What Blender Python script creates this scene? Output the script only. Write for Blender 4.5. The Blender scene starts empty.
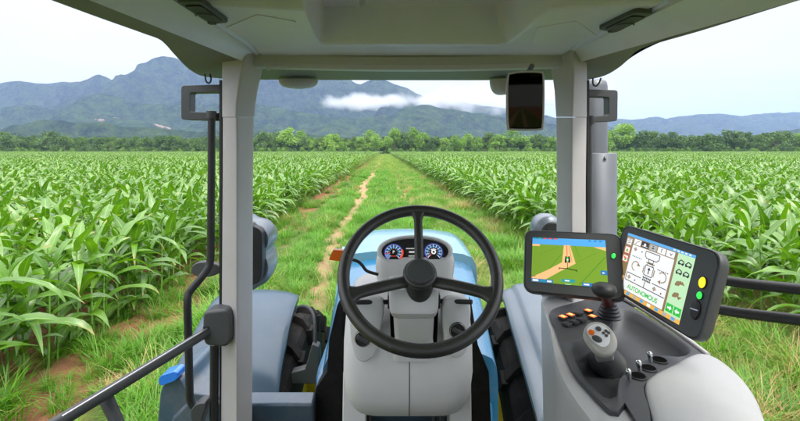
import bpy, bmesh, math, random
from mathutils import Vector, Matrix, noise
R = math.radians
random.seed(7)
rnd = random.random
def U(a, b): return a + (b - a) * rnd()

# ------------------------------------------------------------------ scene, camera, light
sc = bpy.context.scene
COL = sc.collection
H = 2.7                       # eye height of the driver
F, CX, CY = 430.0, 400.0, 150.0
def P(u, v, d):               # a point seen at (u, v) at distance d ahead
    return Vector(((u - CX) / F * d, d, H - (v - CY) / F * d))
def Zp(u, v, z):              # a point seen at (u, v) on the level z above / below the eye
    return P(u, v, z * F / (CY - v))
cam = bpy.data.cameras.new('camera'); co = bpy.data.objects.new('camera', cam); COL.objects.link(co)
co.location = (0, 0, H); co.rotation_euler = (R(90), 0, 0)
cam.sensor_width = 36; cam.lens = 36 * F / 800; cam.shift_y = -(210.5 - CY) / 800
cam.clip_start = 0.02; cam.clip_end = 60000
sc.camera = co
sc.render.engine = 'CYCLES'
cy = sc.cycles
cy.max_bounces = 7; cy.diffuse_bounces = 4; cy.glossy_bounces = 3; cy.transmission_bounces = 3
cy.transparent_max_bounces = 8; cy.volume_bounces = 2; cy.sample_clamp_indirect = 6
cy.use_denoising = True
sc.view_settings.view_transform = 'Standard'; sc.view_settings.look = 'None'
sc.view_settings.gamma = 1; sc.view_settings.exposure = 1.05
sc.view_settings.use_curve_mapping = False

SUN_EL, SUN_AZ = R(52), R(140)          # azimuth clockwise from +Y
w = bpy.data.worlds.new('World'); sc.world = w; w.use_nodes = True
nt = w.node_tree; nt.nodes.clear()
def nd(t, typ, **k):
    n = t.nodes.new(typ)
    for a, b in k.items(): setattr(n, a, b)
    return n
out = nd(nt, 'ShaderNodeOutputWorld'); bg = nd(nt, 'ShaderNodeBackground')
sky = nd(nt, 'ShaderNodeTexSky', sky_type='NISHITA', sun_disc=False, sun_elevation=SUN_EL, sun_rotation=SUN_AZ)
tc = nd(nt, 'ShaderNodeTexCoord'); sep = nd(nt, 'ShaderNodeSeparateXYZ')
nt.links.new(tc.outputs['Generated'], sep.inputs[0])
mp = nd(nt, 'ShaderNodeMapping'); mp.inputs['Scale'].default_value = (1.2, 1.2, 6.0)
nt.links.new(tc.outputs['Generated'], mp.inputs[0])
nz = nd(nt, 'ShaderNodeTexNoise'); nz.inputs['Scale'].default_value = 1.6; nz.inputs['Detail'].default_value = 6
nt.links.new(mp.outputs[0], nz.inputs['Vector'])
cr = nd(nt, 'ShaderNodeValToRGB')       # overcast cloud layer, in sky-strength units
cr.color_ramp.elements[0].position = .3; cr.color_ramp.elements[0].color = (7.35, 7.2, 7.2, 1)
cr.color_ramp.elements[1].position = .62; cr.color_ramp.elements[1].color = (8.5, 8.35, 8.35, 1)
nt.links.new(nz.outputs['Fac'], cr.inputs[0])
mr = nd(nt, 'ShaderNodeMapRange'); mr.inputs['From Min'].default_value = .28; mr.inputs['From Max'].default_value = 1
mr.inputs['To Min'].default_value = .72; mr.inputs['To Max'].default_value = 3.0
nt.links.new(sep.outputs['Z'], mr.inputs[0])
vm = nd(nt, 'ShaderNodeVectorMath', operation='SCALE')
nt.links.new(cr.outputs[0], vm.inputs[0]); nt.links.new(mr.outputs[0], vm.inputs['Scale'])
mx = nd(nt, 'ShaderNodeMix', data_type='RGBA'); mx.inputs['Factor'].default_value = .965
nt.links.new(sky.outputs[0], mx.inputs['A']); nt.links.new(vm.outputs[0], mx.inputs['B'])
nt.links.new(mx.outputs['Result'], bg.inputs[0]); bg.inputs[1].default_value = .1
nt.links.new(bg.outputs[0], out.inputs[0])
sl = bpy.data.lights.new('sun', 'SUN'); sl.energy = 1.5; sl.angle = R(12); sl.color = (1, .95, .86)
so = bpy.data.objects.new('sun', sl); COL.objects.link(so)
sd = Vector((math.sin(SUN_AZ) * math.cos(SUN_EL), math.cos(SUN_AZ) * math.cos(SUN_EL), math.sin(SUN_EL)))
so.rotation_euler = sd.to_track_quat('Z', 'Y').to_euler(); so.location = (0, -5, 60)

# ------------------------------------------------------------------ materials
def mat(name, col, rough=.5, metal=0, spec=.5, bump=0, bscale=300, var=0, vscale=8, coat=0, detail=3, dust=0):
    m = bpy.data.materials.new(name); m.use_nodes = True
    t = m.node_tree; b = t.nodes['Principled BSDF']
    b.inputs['Roughness'].default_value = rough; b.inputs['Metallic'].default_value = metal
    b.inputs['Specular IOR Level'].default_value = spec; b.inputs['Coat Weight'].default_value = coat
    b.inputs['Coat Roughness'].default_value = .12
    b.inputs['Base Color'].default_value = (*col, 1)
    tc = nd(t, 'ShaderNodeTexCoord')
    if var:
        n = nd(t, 'ShaderNodeTexNoise'); n.inputs['Scale'].default_value = vscale; n.inputs['Detail'].default_value = 5
        t.links.new(tc.outputs['Object'], n.inputs['Vector'])
        r = nd(t, 'ShaderNodeValToRGB')
        r.color_ramp.elements[0].position = .3; r.color_ramp.elements[1].position = .7
        r.color_ramp.elements[0].color = (*[c * (1 - var) for c in col], 1)
        r.color_ramp.elements[1].color = (*[min(1, c * (1 + var)) for c in col], 1)
        t.links.new(n.outputs['Fac'], r.inputs[0]); t.links.new(r.outputs[0], b.inputs['Base Color'])
        mr = nd(t, 'ShaderNodeMapRange'); mr.inputs['To Min'].default_value = rough * .85; mr.inputs['To Max'].default_value = min(1, rough * 1.2)
        t.links.new(n.outputs['Fac'], mr.inputs[0]); t.links.new(mr.outputs[0], b.inputs['Roughness'])
    if dust and var:                      # field dust settled in patches
        n3 = nd(t, 'ShaderNodeTexNoise'); n3.inputs['Scale'].default_value = 6; n3.inputs['Detail'].default_value = 10; n3.inputs['Roughness'].default_value = .75
        t.links.new(tc.outputs['Object'], n3.inputs['Vector'])
        q3 = nd(t, 'ShaderNodeMapRange'); q3.inputs['From Min'].default_value = .45; q3.inputs['From Max'].default_value = .72; q3.inputs['To Max'].default_value = dust
        t.links.new(n3.outputs['Fac'], q3.inputs[0])
        x3 = nd(t, 'ShaderNodeMix', data_type='RGBA'); t.links.new(q3.outputs[0], x3.inputs['Factor']); t.links.new(r.outputs[0], x3.inputs['A']); x3.inputs['B'].default_value = (.34, .27, .2, 1)
        t.links.new(x3.outputs['Result'], b.inputs['Base Color'])
    if bump:
        n2 = nd(t, 'ShaderNodeTexNoise'); n2.inputs['Scale'].default_value = bscale; n2.inputs['Detail'].default_value = detail
        t.links.new(tc.outputs['Object'], n2.inputs['Vector'])
        bp = nd(t, 'ShaderNodeBump'); bp.inputs['Strength'].default_value = bump; bp.inputs['Distance'].default_value = .002
        t.links.new(n2.outputs['Fac'], bp.inputs['Height']); t.links.new(bp.outputs[0], b.inputs['Normal'])
    return m
def emis(name, col, s=1.0):
    m = bpy.data.materials.new(name); m.use_nodes = True
    b = m.node_tree.nodes['Principled BSDF']
    b.inputs['Base Color'].default_value = (*[c * .3 for c in col], 1); b.inputs['Roughness'].default_value = .25
    b.inputs['Emission Color'].default_value = (*col, 1); b.inputs['Emission Strength'].default_value = s
    return m
M = dict(
    liner=mat('ceiling_plastic', (.72, .725, .82), .30, bump=.25, bscale=900, var=.04),
    trim=mat('pillar_plastic', (.47, .46, .455), .42, bump=.25, bscale=900, var=.04),
    dash=mat('dash_plastic', (.74, .75, .745), .4, bump=.2, bscale=900, var=.04),
    arm=mat('armrest_plastic', (.42, .43, .43), .4, bump=.25, bscale=700, var=.05),
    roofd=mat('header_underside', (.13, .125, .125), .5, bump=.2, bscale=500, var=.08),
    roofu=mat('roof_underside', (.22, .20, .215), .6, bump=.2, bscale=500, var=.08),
    black=mat('black_plastic', (.022, .023, .024), .42, bump=.3, bscale=800, var=.15),
    black2=mat('charcoal_plastic', (.068, .073, .075), .42, bump=.25, bscale=900, var=.12),
    rimm=mat('wheel_rim_grip', (.032, .032, .03), .25, spec=.8, bump=.3, bscale=1400, var=.04, vscale=60),
    tray=mat('tray_plastic', (.05, .054, .06), .4, bump=.3, bscale=900, var=.12),
    rubber=mat('rubber', (.011, .011, .011), .85, spec=.3, bump=.5, bscale=200, var=.3, vscale=20, dust=.06),
    blue=mat('blue_paint', (.02, .15, .29), .28, coat=.6, var=.06, dust=.25),
    hood=mat('pale_blue_paint', (.12, .30, .40), .25, coat=.7, var=.05, vscale=3, dust=.25),
    beam=mat('steel_blue_paint', (.06, .105, .155), .36, metal=.1, coat=.2, var=.1, vscale=5, dust=.3),
    gap_shade=mat('recess_shade', (.003, .003, .003), 1, spec=.1),  # near-black colour standing in for shade in gaps and wells
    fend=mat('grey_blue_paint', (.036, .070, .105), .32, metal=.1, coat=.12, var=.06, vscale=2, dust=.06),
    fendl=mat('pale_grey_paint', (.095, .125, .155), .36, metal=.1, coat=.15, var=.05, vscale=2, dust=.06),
    yellow=mat('yellow_paint', (.75, .52, .02), .4, var=.1),
    steel=mat('brushed_steel', (.55, .56, .58), .3, metal=.9, var=.1, vscale=30),
    stack=mat('stack_metal', (.14, .152, .165), .42, metal=.4, var=.1, vscale=8),
    chrome=mat('chrome', (.72, .75, .78), .15, metal=1),
    mirror=mat('dark_reflection_mirror', (.014, .0135, .011), .03, metal=1),  # metal colour darkened to stand in for a reflection of the dark cab
    glassdark=mat('dark_glass', (.01, .011, .014), .12, coat=.4),
    orange=mat('orange_lens', (.85, .16, .01), .3, coat=.5),
    bluelens=mat('blue_lens', (.02, .22, .85), .15, coat=.7),
    redb=mat('dark_red_lens', (.13, .018, .015), .35),
    seat=mat('seat_fabric', (.12, .09, .03), .9, bump=.5, bscale=500, var=.3),
    lit=emis('lit_orange', (1, .16, .02), 1.0), litc=emis('lit_core', (1, .5, .2), 1.3),
    green=emis('lit_green', (.03, .8, .08), .8), yell=emis('lit_yellow', (1, .75, .02), .75),
    e_sky=emis('screen_sky', (.10, .42, .85), 0.44), e_green=emis('screen_green', (.20, .36, .035), 0.44),
    e_green2=emis('screen_dark_green', (.05, .25, .03), 0.42), e_tan=emis('screen_tan', (.95, .56, .25), 0.44),
    e_white=emis('screen_white', (.93, .93, .93), 0.44), e_red=emis('screen_red', (.9, .08, .04), 0.44),
    e_teal=emis('screen_teal', (.03, .33, .35), 0.44), e_navy=emis('screen_navy', (.03, .2, .5), 0.44),
    e_black=emis('screen_black', (.02, .02, .02), 0.21), e_brown=emis('screen_brown', (.33, .22, .09), 0.36),
    e_pale=emis('screen_pale_green', (.55, .85, .5), 0.44), e_lime=emis('screen_text_green', (.02, .5, .05), 0.47),
    e_grey=emis('screen_grey', (.45, .47, .45), 0.42), e_orange=emis('screen_orange', (.9, .5, .1), 0.44),
    e_ring=emis('dial_glow', (.06, .10, .45), 0.31), e_ring2=emis('dial_bright', (.2, .28, .6), 0.42),
)

# ------------------------------------------------------------------ mesh builder
OFF = Vector((0, 0, 0))       # where the thing being built stands
class MB:
    def __init__(s): s.v = []; s.f = []; s.m = []; s.mats = []
    def mi(s, m):
        if m not in s.mats: s.mats.append(m)
        return s.mats.index(m)
    def face(s, pts, m):
        b = len(s.v); s.v += [Vector(p) for p in pts]; s.f.append(list(range(b, b + len(pts)))); s.m.append(s.mi(m))
    def rings(s, rings, m, cap0=True, cap1=True, closed=True):
        n = len(rings[0]); b = len(s.v); k = s.mi(m)
        for r in rings: s.v += [Vector(p) for p in r]
        for i in range(len(rings) - 1):
            for j in range(n if closed else n - 1):
                a = b + i * n + j; c = b + i * n + (j + 1) % n
                s.f.append([a, c, c + n, a + n]); s.m.append(k)
        if cap0: s.f.append([b + j for j in reversed(range(n))]); s.m.append(k)
        if cap1: s.f.append([b + (len(rings) - 1) * n + j for j in range(n)]); s.m.append(k)
    def prism(s, pts, vec, m, m2=None):
        vec = Vector(vec); a = [Vector(p) for p in pts]
        s.rings([a, [p + vec for p in a]], m)
    def tube(s, pts, r, m, n=14, cap=True, close=False):
        pts = [Vector(p) for p in pts]; rr = r if isinstance(r, (list, tuple)) else [r] * len(pts)
        L = len(pts); rings = []; up = None
        for i, p in enumerate(pts):
            if close: t = (pts[(i + 1) % L] - pts[i - 1]).normalized()
            else: t = (pts[min(i + 1, L - 1)] - pts[max(i - 1, 0)]).normalized()
            if up is None:
                up = t.orthogonal().normalized()
            up = (up - t * up.dot(t)).normalized(); sd = t.cross(up)
            rings.append([p + (up * math.cos(2 * math.pi * j / n) + sd * math.sin(2 * math.pi * j / n)) * rr[i] for j in range(n)])
        if close:
            # frames on planar loops close exactly
            rings.append(rings[0]); s.rings(rings, m, False, False)
        else: s.rings(rings, m, cap, cap)
    def disc(s, c, ax, ay, rx, ry, m, n=40):
        c = Vector(c); s.face([c + ax * rx * math.cos(2 * math.pi * j / n) + ay * ry * math.sin(2 * math.pi * j / n) for j in range(n)], m)
    def build(s, name, parent=None, smooth=35, bevel=0, seg=3, label=None, sub=0):
        me = bpy.data.meshes.new(name); me.from_pydata([p - OFF for p in s.v] if parent else s.v, [], s.f)
        for m in s.mats: me.materials.append(m)
        me.polygons.foreach_set('material_index', s.m)
        bm = bmesh.new(); bm.from_mesh(me); bmesh.ops.remove_doubles(bm, verts=bm.verts, dist=1e-5)
        if smooth: bmesh.ops.recalc_face_normals(bm, faces=bm.faces)
        bm.to_mesh(me); bm.free()
        o = bpy.data.objects.new(name, me); COL.objects.link(o)
        if parent: o.parent = parent
        if smooth:
            me.polygons.foreach_set('use_smooth', [True] * len(me.polygons))
            me.set_sharp_from_angle(angle=R(smooth))
        if sub:
            q = o.modifiers.new('s', 'SUBSURF'); q.levels = q.render_levels = sub
        if bevel:
            q = o.modifiers.new('b', 'BEVEL'); q.width = bevel; q.segments = seg; q.limit_method = 'ANGLE'; q.angle_limit = R(30)
            q.harden_normals = False
            me.polygons.foreach_set('use_smooth', [True] * len(me.polygons))
            me.set_sharp_from_angle(angle=R(180))
            q2 = o.modifiers.new('n', 'WEIGHTED_NORMAL'); q2.keep_sharp = False
        if label: o['label'] = label
        return o
def curve(pts, n=8, closed=False):           # Catmull-Rom through points (Vectors or tuples)
    pts = [Vector(p) for p in pts]; L = len(pts); o = []
    rng = range(L) if closed else range(L - 1)
    for i in rng:
        g = (lambda k: pts[k % L]) if closed else (lambda k: pts[max(0, min(L - 1, k))])
        a, b, c, d = g(i - 1), g(i), g(i + 1), g(i + 2)
        for j in range(n):
            t = j / n
            o.append(.5 * ((2 * b) + (c - a) * t + (2 * a - 5 * b + 4 * c - d) * t * t + (3 * b - a - 3 * c + d) * t ** 3))
    if not closed: o.append(pts[-1])
    return o
def fillet(pts, r, n=4, closed=True):        # rounded corners of a 3-D polygon / path
    pts = [Vector(p) for p in pts]; L = len(pts); o = []
    for i, p in enumerate(pts):
        if not closed and i in (0, L - 1): o.append(p); continue
        a = pts[i - 1] - p; b = pts[(i + 1) % L] - p
        rr = min(r, a.length * .48, b.length * .48)
        A = p + a.normalized() * rr; B = p + b.normalized() * rr
        for j in range(n + 1):
            t = j / n; o.append(A * (1 - t) ** 2 + p * 2 * t * (1 - t) + B * t * t)
    return o
def empty(name, loc, label, cat, group=None):
    o = bpy.data.objects.new(name, None); COL.objects.link(o); o.location = loc
    o['label'] = label; o['category'] = cat
    if group: o['group'] = group
    return o
def struct(o, kind='structure'): o['kind'] = kind; return o
def sm(a, b, x):
    t = max(0., min(1., (x - a) / (b - a))); return t * t * (3 - 2 * t)

# ------------------------------------------------------------------ ground
DRIFT = -.035                                  # the track runs a little to one side
LEDGE, REDGE = -4.15, 4.35                     # where the corn begins
def trackx(y): return DRIFT * y
def tl(y): return trackx(y) - 1.35 + .16 * math.sin(y * .33) + .1 * math.sin(y * .11 + 1)
def tr(y): return trackx(y) + 1.12 + .12 * math.sin(y * .29 + 2)
def gh(x, y):
    if y > 90 or y < -15 or abs(x) > 70: return 0
    f = 1 - sm(60, 90, y)
    z = .05 * noise.noise(Vector((x * .7, y * .5, 0))) + .02 * noise.noise(Vector((x * 2.3, y * 2.3, 3)))
    z -= .05 * (math.exp(-((x - tl(y)) / .3) ** 2) + math.exp(-((x - tr(y)) / .3) ** 2))
    q = x - trackx(y)
    if q < LEDGE + .3 or q > REDGE - .3: z += .035 * math.sin(2 * math.pi * (q - LEDGE) / .75)
    return z * f
def axis(fine, far, n):
    pass
xs = [-9000, -5000, -2500, -1200, -600, -300, -150, -80] + [-40 + i * 1. for i in range(28)] + [-12 + i * .16 for i in range(151)] + [13 + i for i in range(28)] + [80, 150, 300, 600, 1200, 2500, 5000, 9000]
ys = [-3000, -800, -200, -50, -14] + [-8 + i * .5 for i in range(20)] + [2 + i * .2 for i in range(140)] + [30 + i * .6 for i in range(100)] + [92, 120, 180, 300, 600, 1200, 2500, 5000, 9000]
vs = [(x, y, gh(x, y)) for y in ys for x in xs]; nx = len(xs)
fs = [(j * nx + i, j * nx + i + 1, (j + 1) * nx + i + 1, (j + 1) * nx + i) for j in range(len(ys) - 1) for i in range(nx - 1)]
me = bpy.data.meshes.new('ground'); me.from_pydata(vs, [], fs)
me.polygons.foreach_set('use_smooth', [True] * len(me.polygons))
ground = bpy.data.objects.new('ground', me); COL.objects.link(ground); struct(ground)
gm = bpy.data.materials.new('field_soil'); gm.use_nodes = True; t = gm.node_tree; b = t.nodes['Principled BSDF']
b.inputs['Roughness'].default_value = .95; b.inputs['Specular IOR Level'].default_value = .15
tc = nd(t, 'ShaderNodeTexCoord'); sp = nd(t, 'ShaderNodeSeparateXYZ'); t.links.new(tc.outputs['Object'], sp.inputs[0])
def math_(op, a, b=None, c=None):
    n = nd(t, 'ShaderNodeMath', operation=op)
    for i, x in enumerate((a, b, c)):
        if x is None: continue
        if isinstance(x, (int, float)): n.inputs[i].default_value = x
        else: t.links.new(x, n.inputs[i])
    return n.outputs[0]
def noi(scale, det=5, rough=.6):
    n = nd(t, 'ShaderNodeTexNoise'); n.inputs['Scale'].default_value = scale; n.inputs['Detail'].default_value = det; n.inputs['Roughness'].default_value = rough
    t.links.new(tc.outputs['Object'], n.inputs['Vector']); return n.outputs['Fac']
def mixc(f, a, b):
    n = nd(t, 'ShaderNodeMix', data_type='RGBA')
    for k, x in (('Factor', f), ('A', a), ('B', b)):
        if isinstance(x, tuple): n.inputs[k].default_value = (*x, 1)
        elif isinstance(x, (int, float)): n.inputs[k].default_value = x
        else: t.links.new(x, n.inputs[k])
    return n.outputs['Result']
def ramp(x, a, b):
    n = nd(t, 'ShaderNodeMapRange', interpolation_type='SMOOTHSTEP'); n.inputs['From Min'].default_value = a; n.inputs['From Max'].default_value = b
    t.links.new(x, n.inputs[0]); return n.outputs[0]
X, Y = sp.outputs[0], sp.outputs[1]
q = math_('SUBTRACT', X, math_('MULTIPLY', Y, DRIFT))
n1, n2, n3 = noi(1.1), noi(9), noi(60, 4)
sl_ = math_('ADD', math_('MULTIPLY', math_('SINE', math_('MULTIPLY', Y, .33)), .16), math_('MULTIPLY', math_('SINE', math_('ADD', math_('MULTIPLY', Y, .11), 1.)), .1))
dl = math_('ABSOLUTE', math_('SUBTRACT', q, math_('ADD', sl_, -1.35)))
dr = math_('ABSOLUTE', math_('SUBTRACT', q, math_('ADD', math_('MULTIPLY', math_('SINE', math_('ADD', math_('MULTIPLY', Y, .29), 2.)), .12), 1.12)))
wob = math_('MULTIPLY', math_('SUBTRACT', n1, .5), .9)
ml = ramp(math_('ADD', dl, wob), .62, .36); mr_ = ramp(math_('ADD', dr, wob), .42, .2)
soil = mixc(n2, (.20, .085, .04), (.34, .16, .085)); soil = mixc(ramp(n3, .35, .65), soil, mixc(n2, (.15, .065, .035), (.40, .21, .12)))
sand = mixc(n2, (.30, .175, .095), (.50, .34, .21))
turf = mixc(n2, (.06, .10, .02), (.13, .17, .05)); turf = mixc(ramp(n1, .56, .72), turf, mixc(n3, (.17, .12, .055), (.27, .2, .1)))
# bare red soil margins beside both corn fields
soilm = math_('MAXIMUM', ramp(math_('ADD', q, math_('MULTIPLY', n1, 1.2)), -2.3, -2.9), ramp(math_('ADD', q, math_('MULTIPLY', n1, -1.2)), 3.3, 3.8))
base = mixc(soilm, turf, soil); base = mixc(ml, base, sand); base = mixc(mr_, base, sand)
far = ramp(Y, 250., 290.); base = mixc(far, base, (.07, .12, .03))
t.links.new(base, b.inputs['Base Color'])
bp = nd(t, 'ShaderNodeBump'); bp.inputs['Strength'].default_value = .9; bp.inputs['Distance'].default_value = .05
t.links.new(math_('ADD', noi(14, 8, .7), math_('MULTIPLY', n3, .4)), bp.inputs['Height']); t.links.new(bp.outputs[0], b.inputs['Normal'])
me.materials.append(gm)

# ------------------------------------------------------------------ leaf materials
def leafmat(name, c0, c1, trans=.3, rough=.4, rib=None, spec=.5, vary=.5):
    m = bpy.data.materials.new(name); m.use_nodes = True; t = m.node_tree; b = t.nodes['Principled BSDF']; o = t.nodes['Material Output']
    oi = nd(t, 'ShaderNodeObjectInfo'); tc = nd(t, 'ShaderNodeTexCoord')
    n = nd(t, 'ShaderNodeTexNoise'); n.inputs['Scale'].default_value = 3.; n.inputs['Detail'].default_value = 3
    t.links.new(tc.outputs['Object'], n.inputs['Vector'])
    ad = nd(t, 'ShaderNodeMath', operation='MULTIPLY_ADD'); t.links.new(oi.outputs['Random'], ad.inputs[0]); ad.inputs[1].default_value = vary; 
    s2 = nd(t, 'ShaderNodeMath', operation='MULTIPLY_ADD'); t.links.new(n.outputs['Fac'], s2.inputs[0]); s2.inputs[1].default_value = 1.2; s2.inputs[2].default_value = -.1 - vary / 2
    t.links.new(s2.outputs[0], ad.inputs[2])
    mx = nd(t, 'ShaderNodeMix', data_type='RGBA'); t.links.new(ad.outputs[0], mx.inputs['Factor'])
    mx.inputs['A'].default_value = (*c0, 1); mx.inputs['B'].default_value = (*c1, 1)
    colr = mx.outputs['Result']
    if rib:
        uv = nd(t, 'ShaderNodeUVMap'); uv.uv_map = 'UVMap'
        sp = nd(t, 'ShaderNodeSeparateXYZ'); t.links.new(uv.outputs[0], sp.inputs[0])
        d = nd(t, 'ShaderNodeMath', operation='SUBTRACT'); t.links.new(sp.outputs[0], d.inputs[0]); d.inputs[1].default_value = .5
        a = nd(t, 'ShaderNodeMath', operation='ABSOLUTE'); t.links.new(d.outputs[0], a.inputs[0])
        mr = nd(t, 'ShaderNodeMapRange'); mr.inputs['From Min'].default_value = .03; mr.inputs['From Max'].default_value = .075; mr.inputs['To Min'].default_value = .75; mr.inputs['To Max'].default_value = 0
        t.links.new(a.outputs[0], mr.inputs[0])
        m2 = nd(t, 'ShaderNodeMix', data_type='RGBA'); t.links.new(mr.outputs[0], m2.inputs['Factor']); t.links.new(colr, m2.inputs['A']); m2.inputs['B'].default_value = (*rib, 1)
        colr = m2.outputs['Result']
        wv = nd(t, 'ShaderNodeMath', operation='SINE'); ml = nd(t, 'ShaderNodeMath', operation='MULTIPLY'); t.links.new(sp.outputs[0], ml.inputs[0]); ml.inputs[1].default_value = 95
        t.links.new(ml.outputs[0], wv.inputs[0])
        bp = nd(t, 'ShaderNodeBump'); bp.inputs['Strength'].default_value = .25; bp.inputs['Distance'].default_value = .002
        t.links.new(wv.outputs[0], bp.inputs['Height']); t.links.new(bp.outputs[0], b.inputs['Normal'])
    if rib:                              # yellowing, dried tips on some leaves
        z = nd(t, 'ShaderNodeTexNoise'); z.inputs['Scale'].default_value = 2.2; t.links.new(tc.outputs['Object'], z.inputs['Vector'])
        za = nd(t, 'ShaderNodeMath', operation='MULTIPLY_ADD'); t.links.new(z.outputs['Fac'], za.inputs[0]); za.inputs[1].default_value = 1.1; t.links.new(sp.outputs[1], za.inputs[2])
        zm = nd(t, 'ShaderNodeMapRange'); zm.inputs['From Min'].default_value = 1.48; zm.inputs['From Max'].default_value = 1.62; t.links.new(za.outputs[0], zm.inputs[0])
        m3 = nd(t, 'ShaderNodeMix', data_type='RGBA'); t.links.new(zm.outputs[0], m3.inputs['Factor']); t.links.new(colr, m3.inputs['A']); m3.inputs['B'].default_value = (.42, .36, .10, 1)
        colr = m3.outputs['Result']
    t.links.new(colr, b.inputs['Base Color']); b.inputs['Roughness'].default_value = rough; b.inputs['Specular IOR Level'].default_value = spec
    if trans:
        tr = nd(t, 'ShaderNodeBsdfTranslucent'); g = nd(t, 'ShaderNodeHueSaturation'); g.inputs['Saturation'].default_value = 1.15; g.inputs['Value'].default_value = 1.5
        t.links.new(colr, g.inputs['Color']); t.links.new(g.outputs[0], tr.inputs[0])
        ms = nd(t, 'ShaderNodeMixShader'); ms.inputs[0].default_value = trans
        t.links.new(b.outputs[0], ms.inputs[1]); t.links.new(tr.outputs[0], ms.inputs[2]); t.links.new(ms.outputs[0], o.inputs[0])
    return m
L_CORN = leafmat('corn_leaf', (.034, .128, .004), (.155, .335, .014), .26, .31, rib=(.22, .40, .09), spec=1.0)
L_STALK = leafmat('corn_stalk', (.12, .28, .04), (.20, .36, .07), 0, .45)
L_GRASS = leafmat('grass_blade', (.055, .195, .009), (.165, .375, .025), .32, .5, vary=.8)
L_STRAW = leafmat('dry_grass_blade', (.36, .25, .09), (.52, .42, .2), .25, .7, vary=.8)
L_TREE = [leafmat('dark_foliage', (.05, .11, .02), (.11, .20, .035), .2, .6, vary=.9),
          leafmat('fresh_foliage', (.13, .25, .03), (.24, .40, .06), .25, .6, vary=.9),
          leafmat('mid_foliage', (.06, .125, .025), (.12, .21, .04), .2, .6, vary=.9)]
BARK = mat('bark', (.22, .18, .14), .9, var=.35, vscale=3)

# ------------------------------------------------------------------ blade meshes
class Blade:
    def __init__(s): s.v = []; s.f = []; s.uv = []; s.m = []
    def strip(s, p0, az, e0, e1, L, W, seg, fold=0., wav=0., mi=0, tri=False, twist=0):
        h = Vector((math.cos(az), math.sin(az), 0)); sd0 = Vector((-math.sin(az), math.cos(az), 0)); p = Vector(p0); b = len(s.v)
        ph = rnd() * 6
        for i in range(seg + 1):
            tt = i / seg; e = e0 + (e1 - e0) * tt ** 1.15
            dirv = h * math.cos(e) + Vector((0, 0, math.sin(e))); nrm = Vector((0, 0, 1)) * math.cos(e) - h * math.sin(e)
            wd = W * (min(1, .45 + tt * 3.) * (1 - tt ** 2.6) + .02) * .5
            rot = twist * tt; sd = sd0 * math.cos(rot) + nrm * math.sin(rot)
            wv = wav * math.sin(ph + tt * 11) * (1 - tt) * min(1, tt * 4); wv2 = wav * math.sin(ph + 2.1 + tt * 9.5) * min(1, tt * 4)
            s.v += [p - sd * wd + nrm * (fold * wd + wv), p.copy(), p + sd * wd + nrm * (fold * wd + wv2)]
            s.uv += [(0, tt), (.5, tt), (1, tt)]
            p = p + dirv * (L / seg)
        for i in range(seg):
            a = b + i * 3
            for k in (0, 1): s.f.append((a + k, a + k + 1, a + k + 4, a + k + 3)); s.m.append(mi)
    def blade(s, p0, az, e0, e1, L, W, seg, mi=0):      # flat 2-vert strip
        h = Vector((math.cos(az), math.sin(az), 0)); sd = Vector((-math.sin(az), math.cos(az), 0)); p = Vector(p0); b = len(s.v)
        for i in range(seg + 1):
            tt = i / seg; e = e0 + (e1 - e0) * tt; wd = W * .5 * (1 - tt ** 2 * .9)
            s.v += [p - sd * wd, p + sd * wd]; s.uv += [(.2, tt), (.8, tt)]
            p = p + (h * math.cos(e) + Vector((0, 0, math.sin(e)))) * (L / seg)
        for i in range(seg):
            a = b + i * 2; s.f.append((a, a + 1, a + 3, a + 2)); s.m.append(mi)
    def tube(s, pts, rr, n=6, mi=0):
        b = len(s.v)
        for p, r in zip(pts, rr):
            for j in range(n): s.v.append(Vector(p) + Vector((math.cos(6.283 * j / n), math.sin(6.283 * j / n), 0)) * r); s.uv.append((.2, .2))
        for i in range(len(pts) - 1):
            for j in range(n): s.f.append((b + i * n + j, b + i * n + (j + 1) % n, b + (i + 1) * n + (j + 1) % n, b + (i + 1) * n + j)); s.m.append(mi)
    def mesh(s, name, mats):
        me = bpy.data.meshes.new(name); me.from_pydata(s.v, [], s.f)
        for m in mats: me.materials.append(m)
        me.polygons.foreach_set('material_index', s.m); me.polygons.foreach_set('use_smooth', [True] * len(s.f))
        uv = me.uv_layers.new(name='UVMap'); flat = []
        for l in me.loops: flat += s.uv[l.vertex_index]
        uv.data.foreach_set('uv', flat)
        return me
def corn_leaves(B, off, az0, hgt, seg, mi, nl=None):
    n = nl or random.randint(7, 10)
    for i in range(n):
        f = i / (n - 1); z = .16 + (hgt - .2) * f ** .9
        az = az0 + (i % 2) * math.pi + U(-.45, .45)
        L = (.48 + .5 * math.sin(math.pi * min(1, f * .8 + .15))) * U(.85, 1.15)
        if f > .8: e0, e1, L = R(U(58, 84)), R(U(-40, 45)), L * .85
        else: e0, e1 = R(U(35, 72)), R(U(-88, -30))
        if f < .15: L *= .7
        B.strip((off[0], off[1], z + off[2]), az, e0, e1, L, U(.105, .165), seg, .35, U(.01, .024), mi, twist=U(-.7, .7))
protos = []
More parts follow.
